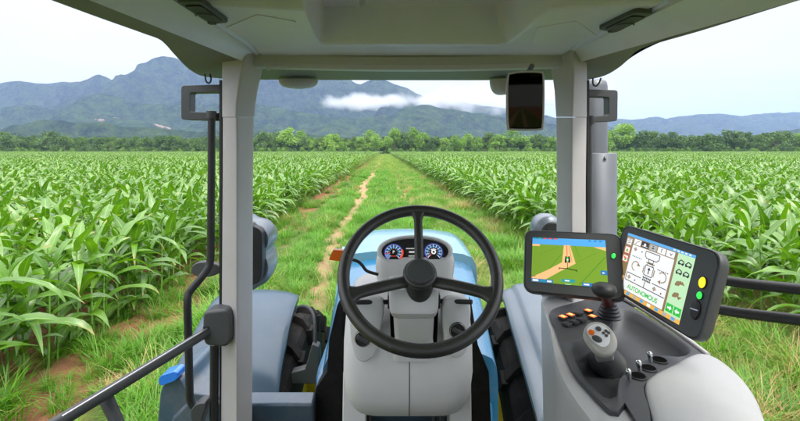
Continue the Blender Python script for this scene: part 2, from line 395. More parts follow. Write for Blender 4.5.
for k in range(7):
    hgt = U(1.12, 1.36); az = U(0, 6.28)
    S = Blade(); lean = (U(-.04, .04), U(-.04, .04))
    S.tube([(0, 0, -.05), (lean[0] * .3, lean[1] * .3, .4), (lean[0] * .7, lean[1] * .7, .85), (lean[0], lean[1], hgt + .05)], [.016, .014, .011, .006], 7)
    Lf = Blade(); corn_leaves(Lf, (0, 0, 0), az, hgt, 9, 0)
    sme = S.mesh('stalk', [L_STALK]); lme = Lf.mesh('foliage', [L_CORN])
    both = Blade(); both.v = S.v + Lf.v; n = len(S.v); both.uv = S.uv + Lf.uv
    both.f = S.f + [tuple(i + n for i in f) for f in Lf.f]; both.m = [0] * len(S.f) + [1] * len(Lf.f)
    bo = bpy.data.objects.new('corn_proto', both.mesh('corn_whole', [L_STALK, L_CORN]))
    protos.append((sme, lme, bo))
patch = []
for k in range(3):
    B = Blade()
    for i in range(6):
        for j in range(16):
            corn_leaves(B, ((i - 2.5) * .75 + U(-.08, .08), (j - 7.5) * .26 + U(-.06, .06), U(-.12, .12)), U(0, 6.28), U(1.1, 1.36), 4, 0, 7)
    patch.append(bpy.data.objects.new('corn_patch', B.mesh('corn_patch', [L_CORN])))
def scatter(name, items, obs, label, cat):     # items: (x, y, z, rot, scale, index)
    me = bpy.data.meshes.new(name); me.from_pydata([i[:3] for i in items], [], [])
    a = me.attributes.new('rot', 'FLOAT', 'POINT'); a.data.foreach_set('value', [i[3] for i in items])
    a = me.attributes.new('scl', 'FLOAT', 'POINT'); a.data.foreach_set('value', [i[4] for i in items])
    a = me.attributes.new('idx', 'INT', 'POINT'); a.data.foreach_set('value', [i[5] for i in items])
    o = bpy.data.objects.new(name, me); COL.objects.link(o)
    g = bpy.data.node_groups.new(name, 'GeometryNodeTree')
    g.interface.new_socket('Geometry', in_out='INPUT', socket_type='NodeSocketGeometry'); g.interface.new_socket('Geometry', in_out='OUTPUT', socket_type='NodeSocketGeometry')
    gi, go = g.nodes.new('NodeGroupInput'), g.nodes.new('NodeGroupOutput'); jn = g.nodes.new('GeometryNodeJoinGeometry')
    def attr(n, ty):
        x = g.nodes.new('GeometryNodeInputNamedAttribute'); x.data_type = ty; x.inputs[0].default_value = n; return x.outputs['Attribute']
    ar, as_, ai = attr('rot', 'FLOAT'), attr('scl', 'FLOAT'), attr('idx', 'INT')
    cx = g.nodes.new('ShaderNodeCombineXYZ'); g.links.new(ar, cx.inputs[2])
    for k, ob in enumerate(obs):
        oi = g.nodes.new('GeometryNodeObjectInfo'); oi.inputs['Object'].default_value = ob
        cp = g.nodes.new('FunctionNodeCompare'); cp.data_type = 'INT'; cp.operation = 'EQUAL'
        ins = [i for i in cp.inputs if i.enabled]; g.links.new(ai, ins[0]); ins[1].default_value = k
        ip = g.nodes.new('GeometryNodeInstanceOnPoints'); g.links.new(gi.outputs[0], ip.inputs['Points']); g.links.new(cp.outputs[0], ip.inputs['Selection'])
        g.links.new(oi.outputs['Geometry'], ip.inputs['Instance']); g.links.new(cx.outputs[0], ip.inputs['Rotation']); g.links.new(as_, ip.inputs['Scale'])
        g.links.new(ip.outputs[0], jn.inputs[0])
    g.links.new(jn.outputs[0], go.inputs[0])
    md = o.modifiers.new('scatter', 'NODES'); md.node_group = g
    o['kind'] = 'stuff'; o['label'] = label; o['category'] = cat
    return o

# ------------------------------------------------------------------ corn
pl = []
NEAR = 46
def addcorn(q, y):
    x = q + trackx(y)
    if abs(x) > 1.12 * y + 4: return
    if y < 3.2 and abs(x) < 4.6: return
    if q > 0 and q < REDGE + .95 * sm(9.5, 6, y) - .1: return
    pl.append((x, y, gh(x, y), U(0, 6.28), U(.86, 1.14) + .10 * noise.noise(Vector((x * .35, y * .35, 2)))))
for side in (-1, 1):
    for r in range(75):
        q0 = (LEDGE - r * .75) if side < 0 else (REDGE + r * .75)
        y = 1.5 + U(0, .2)
        while y < NEAR:
            if rnd() > .05: addcorn(q0 + U(-.07, .07), y)
            y += U(.2, .31)
def visible(p):
    x, y = p[0], p[1]
    if y < 1: return False
    u = CX + x / y * F; return -25 < u < 825
front = sorted([p for p in pl if visible(p)], key=lambda p: p[0] ** 2 + p[1] ** 2)[:300]
fs_ = set(id(p) for p in front)
rowname = ['edge row', 'second row', 'third row', 'fourth row', 'fifth row']
for i, p in enumerate(front):
    sme, lme, bo = protos[i % 7]
    q = p[0] - trackx(p[1]); lf = q < 0
    row = int(round((LEDGE - q) / .75 if lf else (q - REDGE) / .75))
    rn = rowname[row] if row < 5 else 'deep rows'
    size = 'tall' if p[4] > 1.03 else ('short' if p[4] < .93 else 'medium high')
    where = ('beside the red soil strip' if lf else 'beyond the monitors')
    ln = 'near the tractor' if p[1] < 6 else ('a little further along' if p[1] < 9 else 'well ahead of the cab')
    root = empty('corn_plant', p[:3], f'{size} corn plant in the {rn} {where}', 'corn plant',
                 f'{size} corn plants in the {rn} on the side of the {"door rail" if lf else "monitors"}')
    root.rotation_euler = (0, 0, p[3]); root.scale = (p[4],) * 3
    a = bpy.data.objects.new('stalk', sme); COL.objects.link(a); a.parent = root
    a = bpy.data.objects.new('foliage', lme); COL.objects.link(a); a.parent = root
items = [(*p, random.randrange(7)) for p in pl if id(p) not in fs_]
for yy_ in range(9):                      # the same corn carries on behind the tractor
    for k in range(8):
        for sgn in (-1, 1):
            q = LEDGE - 1.9 - k * 4.4 if sgn < 0 else REDGE + 1.9 + k * 4.4; y = 1 - yy_ * 4.1
            if y > -1 and k == 0: continue
            items.append((q, y - 2.2, 0, R(2), 1, 7 + random.randrange(3)))
y = NEAR + 2.
while y < 296:
    for side in (-1, 1):
        k = 0
        while True:
            q = (LEDGE - 1.9 - k * 4.4) if side < 0 else (REDGE + 1.9 + k * 4.4)
            x = q + trackx(y)
            if abs(x) > 1.08 * y + 8: break
            items.append((x, y, U(-.06, .06) + .12 * noise.noise(Vector((x * .03, y * .03, 0))), R(2) + (math.pi if rnd() < .5 else 0) + U(-.04, .04), U(.97, 1.08), 7 + random.randrange(3)))
            k += 1
    y += 4.1
scatter('corn_field', items, [p[2] for p in protos] + patch, 'dense green corn field stretching to the tree line', 'corn field')

# ------------------------------------------------------------------ grass
gp = []
for k in range(8):
    B = Blade(); dry = k in (3, 7); tall = k >= 4
    nb = 46 if tall else 40
    for i in range(nb):
        a = U(0, 6.28); r = abs(random.gauss(0, .055 if not tall else .08))
        L = (U(.10, .24) if not tall else U(.2, .48)); 
        B.blade((r * math.cos(a), r * math.sin(a), -.01), a + U(-.9, .9), R(U(55, 88)), R(U(-70, 40)), L, U(.005, .011) if not dry else U(.003, .007), 4, 0)
    gp.append(bpy.data.objects.new('grass_proto', B.mesh('grass_clump', [L_STRAW if dry else L_GRASS])))
# a big tuft for the distance
for k in range(2):
    B = Blade()
    for i in range(110):
        B.blade((U(-.5, .5), U(-.5, .5), -.01), U(0, 6.28), R(U(50, 88)), R(U(-30, 40)), U(.12, .3), U(.012, .022), 2, 1 if rnd() < .22 else 0)
    gp.append(bpy.data.objects.new('grass_proto', B.mesh('grass_tuft', [L_GRASS, L_STRAW])))
gi = []
def dens(q, x, y):
    n = noise.noise(Vector((x * .8, y * .8, 9))); d = 1.0
    wd = .36 if y < 50 else .66 + .001 * y
    d *= 1 - .98 * math.exp(-((x - tl(y) + .25 * n) / wd) ** 4)
    d *= 1 - .85 * math.exp(-((x - tr(y) + .25 * n) / (.22 if y < 50 else .45)) ** 4)
    if q < -2.4: d *= .06 + .7 * sm(-.05, .35, n) * (.35 + .65 * sm(-4.5, -2.5, q))
    if q > 3.5: d *= .35 + .6 * sm(0, .3, n)
    return d
def sow(n, y0, y1, q0, q1, small):
    for _ in range(n):
        y = U(y0, y1); q = U(q0, q1); x = q + trackx(y)
        if abs(x) > 1.1 * y + 1: continue
        if rnd() > dens(q, x, y): continue
        n_ = noise.noise(Vector((x * .45, y * .45, 4)))
        if small:
            tallp = .30 + (.45 if q > 1.5 else 0) + (.2 if q < -2 else 0)
            dryp = (.10 + .45 * sm(0, .4, n_)) * (1.0 if q > 1.3 else .35) + (.3 if q > 3 and y < 9 else 0)
            tall = rnd() < tallp; dry = rnd() < dryp
            k = (7 if tall else 3) if dry else ((4 + random.randrange(3)) if tall else random.randrange(3))
            gi.append((x, y, gh(x, y), U(0, 6.28), U(.7, 1.25) * (1 + .9 * max(-.4, noise.noise(Vector((x * 1.3, y * 1.3, 6))))), k))
        else: gi.append((x, y, gh(x, y), U(0, 6.28), U(.7, 1.2) * (1 if y < 60 else 1.2), 8 + random.randrange(2)))
sow(9500, 3.2, 9, -4.6, 6.6, True)
sow(12000, 9, 22, -4.4, 4.8, True)
sow(8500, 22, 55, -4.3, 4.6, True)
sow(700, 50, 60, -4.1, 4.3, False)
sow(5200, 60, 296, -4.1, 4.3, False)
for _ in range(2500):                     # turf round and behind the tractor
    x, y = U(-4.2, 4.6), U(-14, 3.2); gi.append((x, y, gh(x, y), U(0, 6.28), U(.8, 1.2), 8 + random.randrange(2)))
g = scatter('grass', gi, gp, 'bright green and straw grass between the corn fields', 'grass')

# ------------------------------------------------------------------ trees
def tree_proto(k, kind):
    B = MB(); h = 1.0
    th = {0: .12, 1: .2, 2: .26}[kind]
    B.tube([(0, 0, -.02), (.01, .0, th), (-.01, .01, .55), (0.01, 0, .85)], [.022, .017, .011, .004], M_BARK, 6)
    lobes = []
    nl = 11
    for i in range(nl):
        a = U(0, 6.28); rr = U(.05, .30) * (1.25 if kind == 0 else 1); z = U(th + .12, .86); 
        if z > .7: rr *= .5
        c = Vector((rr * math.cos(a), rr * math.sin(a), z)); lobes.append((c, U(.11, .19)))
        B.tube([(0, 0, max(th * .8, z - .25)), c * .6 + Vector((0, 0, z * .35)), c], [.009, .006, .002], M_BARK, 5)
    lobes.append((Vector((0, 0, .88)), .12))
    T = B; 
    Lm = Blade()
    for c, r in lobes:
        for i in range(125):
            d = Vector((random.gauss(0, 1), random.gauss(0, 1), random.gauss(0, .8))).normalized() * r * U(.55, 1.12)
            p = c + d; s = U(.012, .026)
            a = Vector((random.gauss(0, 1), random.gauss(0, 1), random.gauss(0, .6))).normalized(); b2 = a.orthogonal().normalized(); c2 = a.cross(b2)
            bb = len(Lm.v); 
            for (x, y_) in ((-1, -.5), (0, -1), (1, -.3), (.7, .8), (-.6, .9)): Lm.v.append(p + (b2 * x + c2 * y_) * s); Lm.uv.append((.2, .2))
            Lm.f.append((bb, bb + 1, bb + 2, bb + 3, bb + 4)); Lm.m.append(0)
    crown = Lm.mesh('crown', [L_TREE[kind]])
    crown.polygons.foreach_set('use_smooth', [False] * len(crown.polygons))
    to = T.build('trunk'); tme = to.data; bpy.data.objects.remove(to)
    return tme, crown
M_BARK = BARK
tp = {k: [tree_proto(i, k) for i in range(4)] for k in (0, 1, 2)}
def place_tree(x, y, h, kind, label, group, wide=1.):
    tme, cme = random.choice(tp[kind])
    r = empty('tree', (x, y, 0), label, 'tree', group); r.rotation_euler = (0, 0, U(0, 6.28)); s = h * wide; r.scale = (s, s, h)
    a = bpy.data.objects.new('trunk', tme); COL.objects.link(a); a.parent = r
    a = bpy.data.objects.new('crown', cme); COL.objects.link(a); a.parent = r
NT = 0
# key: u -> (top v, kind)
def top_at(u):
    pts = [(-200, 136), (0, 134), (50, 133), (90, 137), (150, 136), (220, 138), (262, 134), (280, 127), (300, 131), (315, 132), (330, 137), (350, 136), (385, 129), (400, 130), (425, 129), (450, 138), (490, 128), (520, 133), (560, 132), (600, 128), (625, 124), (640, 132), (680, 127), (700, 136), (722, 130), (757, 128), (775, 130), (800, 137), (1000, 132)]
    for (a, b), (c, d) in zip(pts, pts[1:]):
        if a <= u <= c: return b + (d - b) * (u - a) / (c - a)
    return 133
u = -110.
while u < 915:
    D = U(306, 338)
    # leave a gap where the grass track meets the wood
    x = (u - CX) / F * D
    v = top_at(u) + U(-3.5, 7)
    if u < 235: kind = 0 if rnd() < .55 else 2
    elif u < 640: kind = 1 if rnd() < .78 else 2
    else: kind = 2 if rnd() < .6 else (0 if rnd() < .5 else 1)
    h = (CY - v) / F * D + H
    zone = ('in the low wood under the rocky hill' if u < 235 else 'at the end of the grass track' if u < 480 else
            'behind the mirror and exhaust stack' if u < 620 else 'under the long far ridge')
    kn = ['dark bushy', 'fresh yellow green', 'mid green open'][kind]; hn = 'tall' if h > 17 else ('low' if h < 13 else 'middling')
    place_tree(x, D, h, kind, f'{hn} {kn} tree {zone}', f'{hn} {kn} trees {zone}', U(1.05, 1.5) * (1.15 if kind == 0 else 1))
    u += U(6, 12)
# undergrowth and closed wood behind
fi = []
for i in range(2600):
    y = U(318, 470); x = U(-1.15, 1.15) * y
    fi.append((x, y, 0, U(0, 6.28), U(9.5, 14), random.randrange(4) if x < -120 or rnd() < .3 else (4 + random.randrange(4) if x < 170 and rnd() < .3 else 8 + random.randrange(4))))
for i in range(1100):
    y = U(299, 312); x = U(-1.15, 1.15) * y
    fi.append((x, y, -1.5, U(0, 6.28), U(3.5, 6.5), random.randrange(12)))
wo = [bpy.data.objects.new('crown_proto', tp[k][i][1]) for k in (0, 1, 2) for i in range(4)]
scatter('woodland', fi, wo, 'dense belt of woodland behind the corn field', 'woodland')

# ------------------------------------------------------------------ hills
def hillmat(name, c0, c1, rock, rs=.004, thr=.63):
    m = bpy.data.materials.new(name); m.use_nodes = True; t = m.node_tree; b = t.nodes['Principled BSDF']
    b.inputs['Roughness'].default_value = 1; b.inputs['Specular IOR Level'].default_value = 0
    tc = nd(t, 'ShaderNodeTexCoord')
    def N(s, d=6, r=.65):
        n = nd(t, 'ShaderNodeTexNoise'); n.inputs['Scale'].default_value = s; n.inputs['Detail'].default_value = d; n.inputs['Roughness'].default_value = r
        t.links.new(tc.outputs['Object'], n.inputs['Vector']); return n.outputs['Fac']
    def MR(x, a, b_):
        n = nd(t, 'ShaderNodeMapRange'); n.inputs['From Min'].default_value = a; n.inputs['From Max'].default_value = b_; t.links.new(x, n.inputs[0]); return n.outputs[0]
    def MX(f, a, b_):
        n = nd(t, 'ShaderNodeMix', data_type='RGBA'); t.links.new(f, n.inputs['Factor'])
        for k, x in (('A', a), ('B', b_)):
            if isinstance(x, tuple): n.inputs[k].default_value = (*x, 1)
            else: t.links.new(x, n.inputs[k])
        return n.outputs['Result']
    c = MX(MR(N(.018, 10, .78), .40, .60), c0, c1)
    c = MX(MR(N(rs, 5, .6), thr, thr + .03), c, MX(N(.05), (.35, .22, .17), rock))
    t.links.new(c, b.inputs['Base Color'])
    bp = nd(t, 'ShaderNodeBump'); bp.inputs['Strength'].default_value = 1; bp.inputs['Distance'].default_value = 150
    t.links.new(N(.010, 9, .62), bp.inputs['Height']); t.links.new(bp.outputs[0], b.inputs['Normal'])
    return m
def interp(pts, u):
    if u <= pts[0][0]: return pts[0][1]
    for (a, b), (c, d) in zip(pts, pts[1:]):
        if u <= c: k = (u - a) / (c - a); return b + (d - b) * k
    return pts[-1][1]
def ridge(name, D, front, back, prof, m, n=300, amp=.16, seed=0, fs=1.):
    u0, u1 = prof[0][0], prof[-1][0]; v = []; f = []
    ny = 64
    for j in range(ny + 1):
        s = j / ny; yy = -front + (front + back) * s
        for i in range(n + 1):
            u = u0 + (u1 - u0) * i / n; x = (u - CX) / F * D
            hh = max(2, (CY - interp(prof, u)) / F * D)
            k = 1 - abs(yy) / (front if yy < 0 else back); k = max(0, k)
            y = D + yy
            nv = Vector((x * .0016 * fs, y * .0016 * fs, seed))
            rg = noise.ridged_multi_fractal(nv, .9, 2.1, 6, 1., 2.) * .5
            fr = noise.fractal(nv * 2.5, .9, 2, 6)
            env = (1 - (2 * k - 1) ** 2) if k > .5 else 1.0     # free relief on the flanks, the crest keeps its height
            crest = 1 - sm(.9, 1, k)
            sh = k ** .9
            h = hh * (sh + amp * 3.6 * (rg - 1.0) * crest * sm(0, .25, k) + amp * 1.2 * fr * crest * sm(0, .3, k))
            h = min(h, hh * (.60 + .4 * k)) if k < .95 else h
            h += hh * .018 * noise.fractal(Vector((x * .009, y * .009, seed + 3)), .8, 2, 4) * sm(0, .1, k)
            h += 6 * noise.noise(Vector((x * .02, y * .02, seed))) * sm(0, .1, k) * min(1, hh / 60)
            v.append((x, y, h if k > 0 else -8))
    for j in range(ny):
        for i in range(n):
            a = j * (n + 1) + i; f.append((a, a + 1, a + n + 2, a + n + 1))
    me = bpy.data.meshes.new(name); me.from_pydata(v, [], f); me.polygons.foreach_set('use_smooth', [True] * len(f)); me.materials.append(m)
    o = bpy.data.objects.new(name, me); COL.objects.link(o); struct(o); return o
hm = hillmat('wooded_hill', (.012, .032, .010), (.075, .12, .028), (.6, .42, .33))
hm2 = hillmat('far_hill', (.012, .03, .018), (.065, .10, .035), (.4, .3, .25), thr=.74)
ridge('mountain', 3000, 900, 700, [(-420, 118), (-200, 95), (-100, 86), (0, 83), (22, 80), (35, 83), (48, 83.5), (60, 81.5), (80, 81.5), (92, 76), (99, 74), (107, 77), (117, 83), (123, 80), (135, 72), (141, 65), (147, 62), (154, 56.5), (166, 55.5), (176, 58), (190, 62), (222, 63), (250, 68), (290, 74), (335, 79), (347, 77.5), (353, 81), (360, 83.5), (368, 80.5), (378, 78.5), (388, 80), (396, 84), (408, 88), (416, 93), (436, 101), (443, 96), (448, 92.5), (453, 96), (470, 103), (520, 110), (560, 118), (620, 128), (700, 148)], hm2, seed=1)
ridge('mountain', 2200, 650, 450, [(-350, 115), (-150, 108), (0, 106), (35, 104), (55, 109), (72, 102), (88, 94), (100, 92), (113, 94), (128, 101), (160, 104), (200, 104), (235, 101), (270, 104), (300, 111), (330, 116), (360, 117), (390, 114), (410, 106), (424, 103), (440, 107), (480, 112), (520, 119), (560, 124), (600, 128), (650, 137), (720, 149)], hm, seed=5, n=320)
ridge('hill', 1350, 420, 300, [(-350, 132), (-100, 133), (0, 129), (15, 124), (30, 121), (50, 119), (66, 120), (84, 122), (100, 121), (130, 126), (160, 127), (200, 131), (240, 128), (300, 133), (350, 137), (420, 137), (520, 141), (600, 148)], hm, seed=9, amp=.2, fs=2)
ridge('mountain', 4300, 1200, 800, [(480, 140), (540, 124), (580, 121), (600, 119), (612, 117), (622, 118.5), (635, 119), (645, 117.5), (658, 116), (664, 118), (680, 116), (700, 113.6), (716, 112.5), (728, 113.5), (742, 116), (752, 114), (765, 112.5), (790, 111.5), (815, 113), (900, 110), (1000, 116), (1200, 130)], hm2, seed=14, amp=.1)
ridge('hill', 1900, 500, 400, [(600, 149), (660, 141), (700, 138), (730, 135), (760, 133), (785, 129), (800, 127), (850, 124), (950, 126), (1150, 135)], hm, seed=19, amp=.2, fs=1.5)

# fog bank lying between the two ranges
cm = bpy.data.materials.new('low_cloud'); cm.use_nodes = True; t = cm.node_tree; t.nodes.clear()
o_ = nd(t, 'ShaderNodeOutputMaterial'); pv = nd(t, 'ShaderNodeVolumePrincipled'); pv.inputs['Color'].default_value = (.97, .98, 1, 1); pv.inputs['Anisotropy'].default_value = .2
tc = nd(t, 'ShaderNodeTexCoord'); sp = nd(t, 'ShaderNodeSeparateXYZ'); t.links.new(tc.outputs['Generated'], sp.inputs[0])
n = nd(t, 'ShaderNodeTexNoise'); n.inputs['Scale'].default_value = .0065; n.inputs['Detail'].default_value = 5; n.inputs['Roughness'].default_value = .62
t.links.new(tc.outputs['Object'], n.inputs['Vector'])
def m_(op, a, b=0.):
    k = nd(t, 'ShaderNodeMath', operation=op)
    for i, x in enumerate((a, b)):
        if isinstance(x, (int, float)): k.inputs[i].default_value = x
        else: t.links.new(x, k.inputs[i])
    return k.outputs[0]
# centre line climbs and spreads along +x
xg, yg, zg = sp.outputs[0], sp.outputs[1], sp.outputs[2]
cz = m_('ADD', .36, m_('MULTIPLY', xg, .22)); th = m_('ADD', .17, m_('MULTIPLY', xg, .40))
dz = m_('DIVIDE', m_('ABSOLUTE', m_('SUBTRACT', zg, cz)), th)
ex = m_('MULTIPLY', m_('SUBTRACT', .5, m_('ABSOLUTE', m_('SUBTRACT', xg, .5))), 7.); ex = m_('MINIMUM', ex, 1.)
ey = m_('MINIMUM', m_('MULTIPLY', m_('SUBTRACT', .5, m_('ABSOLUTE', m_('SUBTRACT', yg, .5))), 5.), 1.)
env = m_('MULTIPLY', m_('MULTIPLY', ex, ey), m_('SUBTRACT', 1.1, dz))
dn = m_('SUBTRACT', m_('ADD', env, m_('MULTIPLY', m_('SUBTRACT', n.outputs['Fac'], .5), 3.4)), .42)
dn = m_('MINIMUM', m_('MAXIMUM', m_('MULTIPLY', dn, 1.5), 0.), 1.)
t.links.new(m_('MULTIPLY', dn, .010), pv.inputs['Density']); t.links.new(pv.outputs[0], o_.inputs['Volume'])
c0, c1 = P(304, 116, 2450), P(640, 80, 2450)
B = MB(); B.prism([(c0.x, 2400, c0.z), (c1.x, 2400, c0.z), (c1.x, 2720, c0.z), (c0.x, 2720, c0.z)], (0, 0, c1.z - c0.z + 30), None)
fog = B.build('low_cloud', smooth=0); fog.data.materials.clear(); fog.data.materials.append(cm); struct(fog, 'stuff')
fog['label'] = 'white fog bank clinging to the wooded mountain'; fog['category'] = 'fog bank'

# air
hz = bpy.data.materials.new('haze'); hz.use_nodes = True; t = hz.node_tree; t.nodes.clear()
o_ = nd(t, 'ShaderNodeOutputMaterial'); pv = nd(t, 'ShaderNodeVolumePrincipled')
pv.inputs['Color'].default_value = (.44, .60, 1, 1); pv.inputs['Density'].default_value = .00012; pv.inputs['Anisotropy'].default_value = 0
t.links.new(pv.outputs[0], o_.inputs['Volume'])
B = MB(); B.prism([(-9500, -3200, -10), (9500, -3200, -10), (9500, 9500, -10), (-9500, 9500, -10)], (0, 0, 850), None)
hb = B.build('haze', smooth=0); hb.data.materials.clear(); hb.data.materials.append(hz); struct(hb, 'stuff')
hb['label'] = 'pale blue haze in the air before the mountains'; hb['category'] = 'haze'

# ================================================================== the tractor
TX = .045
tractor = empty('tractor', (TX, 1.2, 0), 'pale blue tractor seen from its driver seat, with steering wheel and two lit monitors', 'tractor')
OFF = Vector((TX, 1.2, 0))
def quad_plane(c, width):            # rectangle seen at four corners: solve its four distances
    r = [Vector(((u - CX) / F, 1, -(v - CY) / F)) for u, v in c]
    # d0 r0 - d1 r1 + d2 r2 - d3 r3 = 0 with d0 = 1
    A = Matrix(((r[1].x, -r[2].x, r[3].x), (r[1].y, -r[2].y, r[3].y), (r[1].z, -r[2].z, r[3].z)))
    s = A.inverted() @ r[0]
    p = [r[0], r[1] * s[0], r[2] * s[1], r[3] * s[2]]
    k = width / (p[1] - p[0]).length
    return [q * k + Vector((0, 0, H)) for q in p]
class Plane:
    def __init__(s, p, n): s.p = Vector(p); s.n = Vector(n).normalized()
    def at(s, u, v, off=0):
        r = Vector(((u - CX) / F, 1, -(v - CY) / F)); o = Vector((0, 0, H))
        return o + r * ((s.p + s.n * off - o).dot(s.n) / r.dot(s.n))
def rrect(c, ax, ay, rx, ry, r, n=5):
    c = Vector(c); return fillet([c - ax * rx - ay * ry, c + ax * rx - ay * ry, c + ax * rx + ay * ry, c - ax * rx + ay * ry], r, n)
EX, EY, EZ = Vector((1, 0, 0)), Vector((0, 1, 0)), Vector((0, 0, 1))

# ---------------- roof: the shell outside, the moulded liner inside
rise = H
outl = [Zp(51, 0, .30), Zp(100, 18, .30), Zp(145, 34, .30), Zp(162, 41, .30), Zp(174, 54, .30), Zp(189, 69, .30), Zp(202, 76, .30), Zp(221, 78.5, .30)]
outr = [Zp(800, 0, .30), Zp(755, 14, .30), Zp(700, 31, .30), Zp(652, 44.8, .30), Zp(636, 51.5, .30), Zp(621, 66, .30), Zp(605, 75.5, .30), Zp(587, 80, .30)]
yb = -1.15
def back(p, q, y):                    # carry a line on behind the driver
    t = (y - p.y) / (q.y - p.y); r = p + (q - p) * t; return r
o_left = [Vector((-.76, yb, H + .30)), Vector((-.74, -.2, H + .30))] + curve(outl, 4)
o_right = [Vector((.84, yb, H + .30)), Vector((.82, -.2, H + .30))] + curve(outr, 4)
fr = [Zp(262, 79.6, .30), Zp(330, 80, .30), Zp(400, 80.3, .30), Zp(480, 80.3, .30), Zp(545, 80, .30)]
outline = o_left + fr + o_right[::-1]
l1l = [back(Zp(98, 0, .30), Zp(223, 51, .30), yb), Zp(223, 51, .30)]
l1r = [back(Zp(760, 8, .30), Zp(587, 58, .30), yb), Zp(587, 58, .30)]
hdr = [Vector((-.50, 1.50, H + .295)), Vector((.045, 1.54, H + .295)), Vector((.56, 1.50, H + .295))]
B = MB()
cen = Vector((.045, .4, 0))
def grow(ring, k, z): return [Vector((cen.x + (p.x - cen.x) * k, cen.y + (p.y - cen.y) * k, z)) for p in ring]
B.rings([outline, grow(outline, 1.012, H + .315), grow(outline, 1.02, H + .36), grow(outline, 1.0, H + .46), grow(outline, .93, H + .52)], M['roofu'], False, True)
inner = l1l + hdr + l1r[::-1]
# underside between outline and inner line: quads by matching arc parameter
def resample(p, n):
    L = [0]
    for a, b in zip(p, p[1:]): L.append(L[-1] + (b - a).length)
    o = []; k = 0
    for i in range(n):
        s = L[-1] * i / (n - 1)
        while k < len(L) - 2 and L[k + 1] < s: k += 1
        t = (s - L[k]) / max(1e-9, L[k + 1] - L[k]); o.append(p[k] + (p[k + 1] - p[k]) * t)
    return o
for a, b in ((o_left, l1l + [hdr[0]]), (fr, None), (o_right, l1r + [hdr[2]])):
    if b is None:
        a2 = [o_left[-1]] + fr + [o_right[-1]]; b2 = hdr
    else: a2, b2 = a, b
    ra, rb = resample(a2, 240), resample(b2, 240)
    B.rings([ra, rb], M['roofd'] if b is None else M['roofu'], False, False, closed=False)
shell = B.build('roof', tractor, smooth=40)
# liner as one moulded sheet
NX, NY = 330, 300
def xl(y): return -.505 + .012 * y      # inner edges of the door headers
def xr(y): return .70 - .09 * y
def lz(x, y):
    z = .333
    # skylight recess
    cxl, cxr = -.222 - .027 * (y - .95) / .36, .355 - .02 * (y - .95) / .3
    f = sm(1.345, 1.318, y) * sm(cxl - .002, cxl + .020, x) * sm(cxr + .012, cxr - .035, x)
    z += .15 * f - .005 * math.exp(-((y - 1.362) / .012) ** 2) * sm(cxl - .02, cxl + .03, x) * sm(cxr + .02, cxr - .03, x)
    # shallow second step of the rear half
    yy = 1.05 - .30 * abs(x - TX) ** 1.3 * .6
    z += .022 * sm(yy + .012, yy - .012, y) * (1 - f)
    # falls to the windscreen header
    z -= .012 * sm(1.36, 1.45, y)
    # grooves beside the door headers
    z += .006 * math.exp(-((x - xl(y) - .012) / .006) ** 2) + .006 * math.exp(-((x - xr(y) + .012) / .006) ** 2)
    return z
B = MB(); g = []
for j in range(NY + 1):
    y = yb + (1.47 - yb) * (j / NY) ** .7; row = []
    for i in range(NX + 1):
        x = xl(y) + (xr(y) - xl(y)) * i / NX; row.append(Vector((x, y, H + lz(x, y))))
    g.append(row)
B.rings(g, M['liner'], False, False, closed=False)
B.rings([[p + Vector((0, 0, .12)) for p in g[0]], [p + Vector((0, 0, .12)) for p in g[-1]]], M['liner'], False, False, closed=False)
liner = B.build('ceiling_liner', tractor, smooth=60)
# door header rails, left and right
def rail(side):
    B = MB(); rr = []
    for j in range(30):
        y = yb + (1.46 - yb) * j / 29
        xi = xl(y) if side < 0 else xr(y)
        if side < 0:
            a, b = l1l[0], l1l[-1]
        else: a, b = l1r[0], l1r[-1]
        xo = a.x + (b.x - a.x) * (y - a.y) / (b.y - a.y)
        pr = []
        for k in range(9):
            t = k / 8; x = xi + (xo - xi) * t; z = .326 - .033 * t ** 1.4 + (.004 * math.sin(math.pi * t))
            pr.append(Vector((x, y, H + z)))
        pr.append(Vector((xo, y, H + .32))); pr.append(Vector((xi, y, H + .345)))
        rr.append(pr)
    B.rings(rr, M['liner'])
    return B.build('door_header', tractor, smooth=40)
rail(-1); rail(1)
# windscreen header: a pale bar across, a shadow gap above it
B = MB(); rr = []
for i in range(25):
    s = i / 24; u = 250 + 318 * s; bow = 3.2 * math.sin(math.pi * s)
    d = 1.47
    pr = [P(u, 51.5 + bow, d), P(u, 54 + bow, d - .012), P(u, 62 + bow, d - .014), P(u, 66.5 + bow, d - .004), P(u, 68.5 + bow, d + .02), P(u, 60 + bow, d + .06), P(u, 50 + bow, d + .05)]
    rr.append(pr)
B.rings(rr, M['trim'])
B.build('windscreen_header', tractor, smooth=40)
B = MB(); B.tube([P(268, 68.5, 1.45), P(270, 67, 1.43), P(277, 66.6, 1.425), P(284, 67, 1.43), P(287, 68.5, 1.45)], .006, M['trim'])
B.build('clip', tractor)
# work-lamp pods under the front edge
for u0, u1, vb in ((279, 318, 88.5), (490, 512, 95)):
    B = MB(); c = P((u0 + u1) / 2, 80.5, 1.78); w = (u1 - u0) / 2 / F * 1.78; hgt = (vb - 80.5) / F * 1.78
    rr = []
    for k in range(7):
        t = k / 6; s = math.cos(t * math.pi / 2) ** .7 + .02
        rr.append([c + Vector((w * s * math.cos(a), .05 * s * math.sin(a), -hgt * math.sin(t * math.pi / 2))) for a in [2 * math.pi * j / 24 for j in range(24)]])
    B.rings(rr, M['trim']); B.build('roof_lamp', tractor, smooth=60)
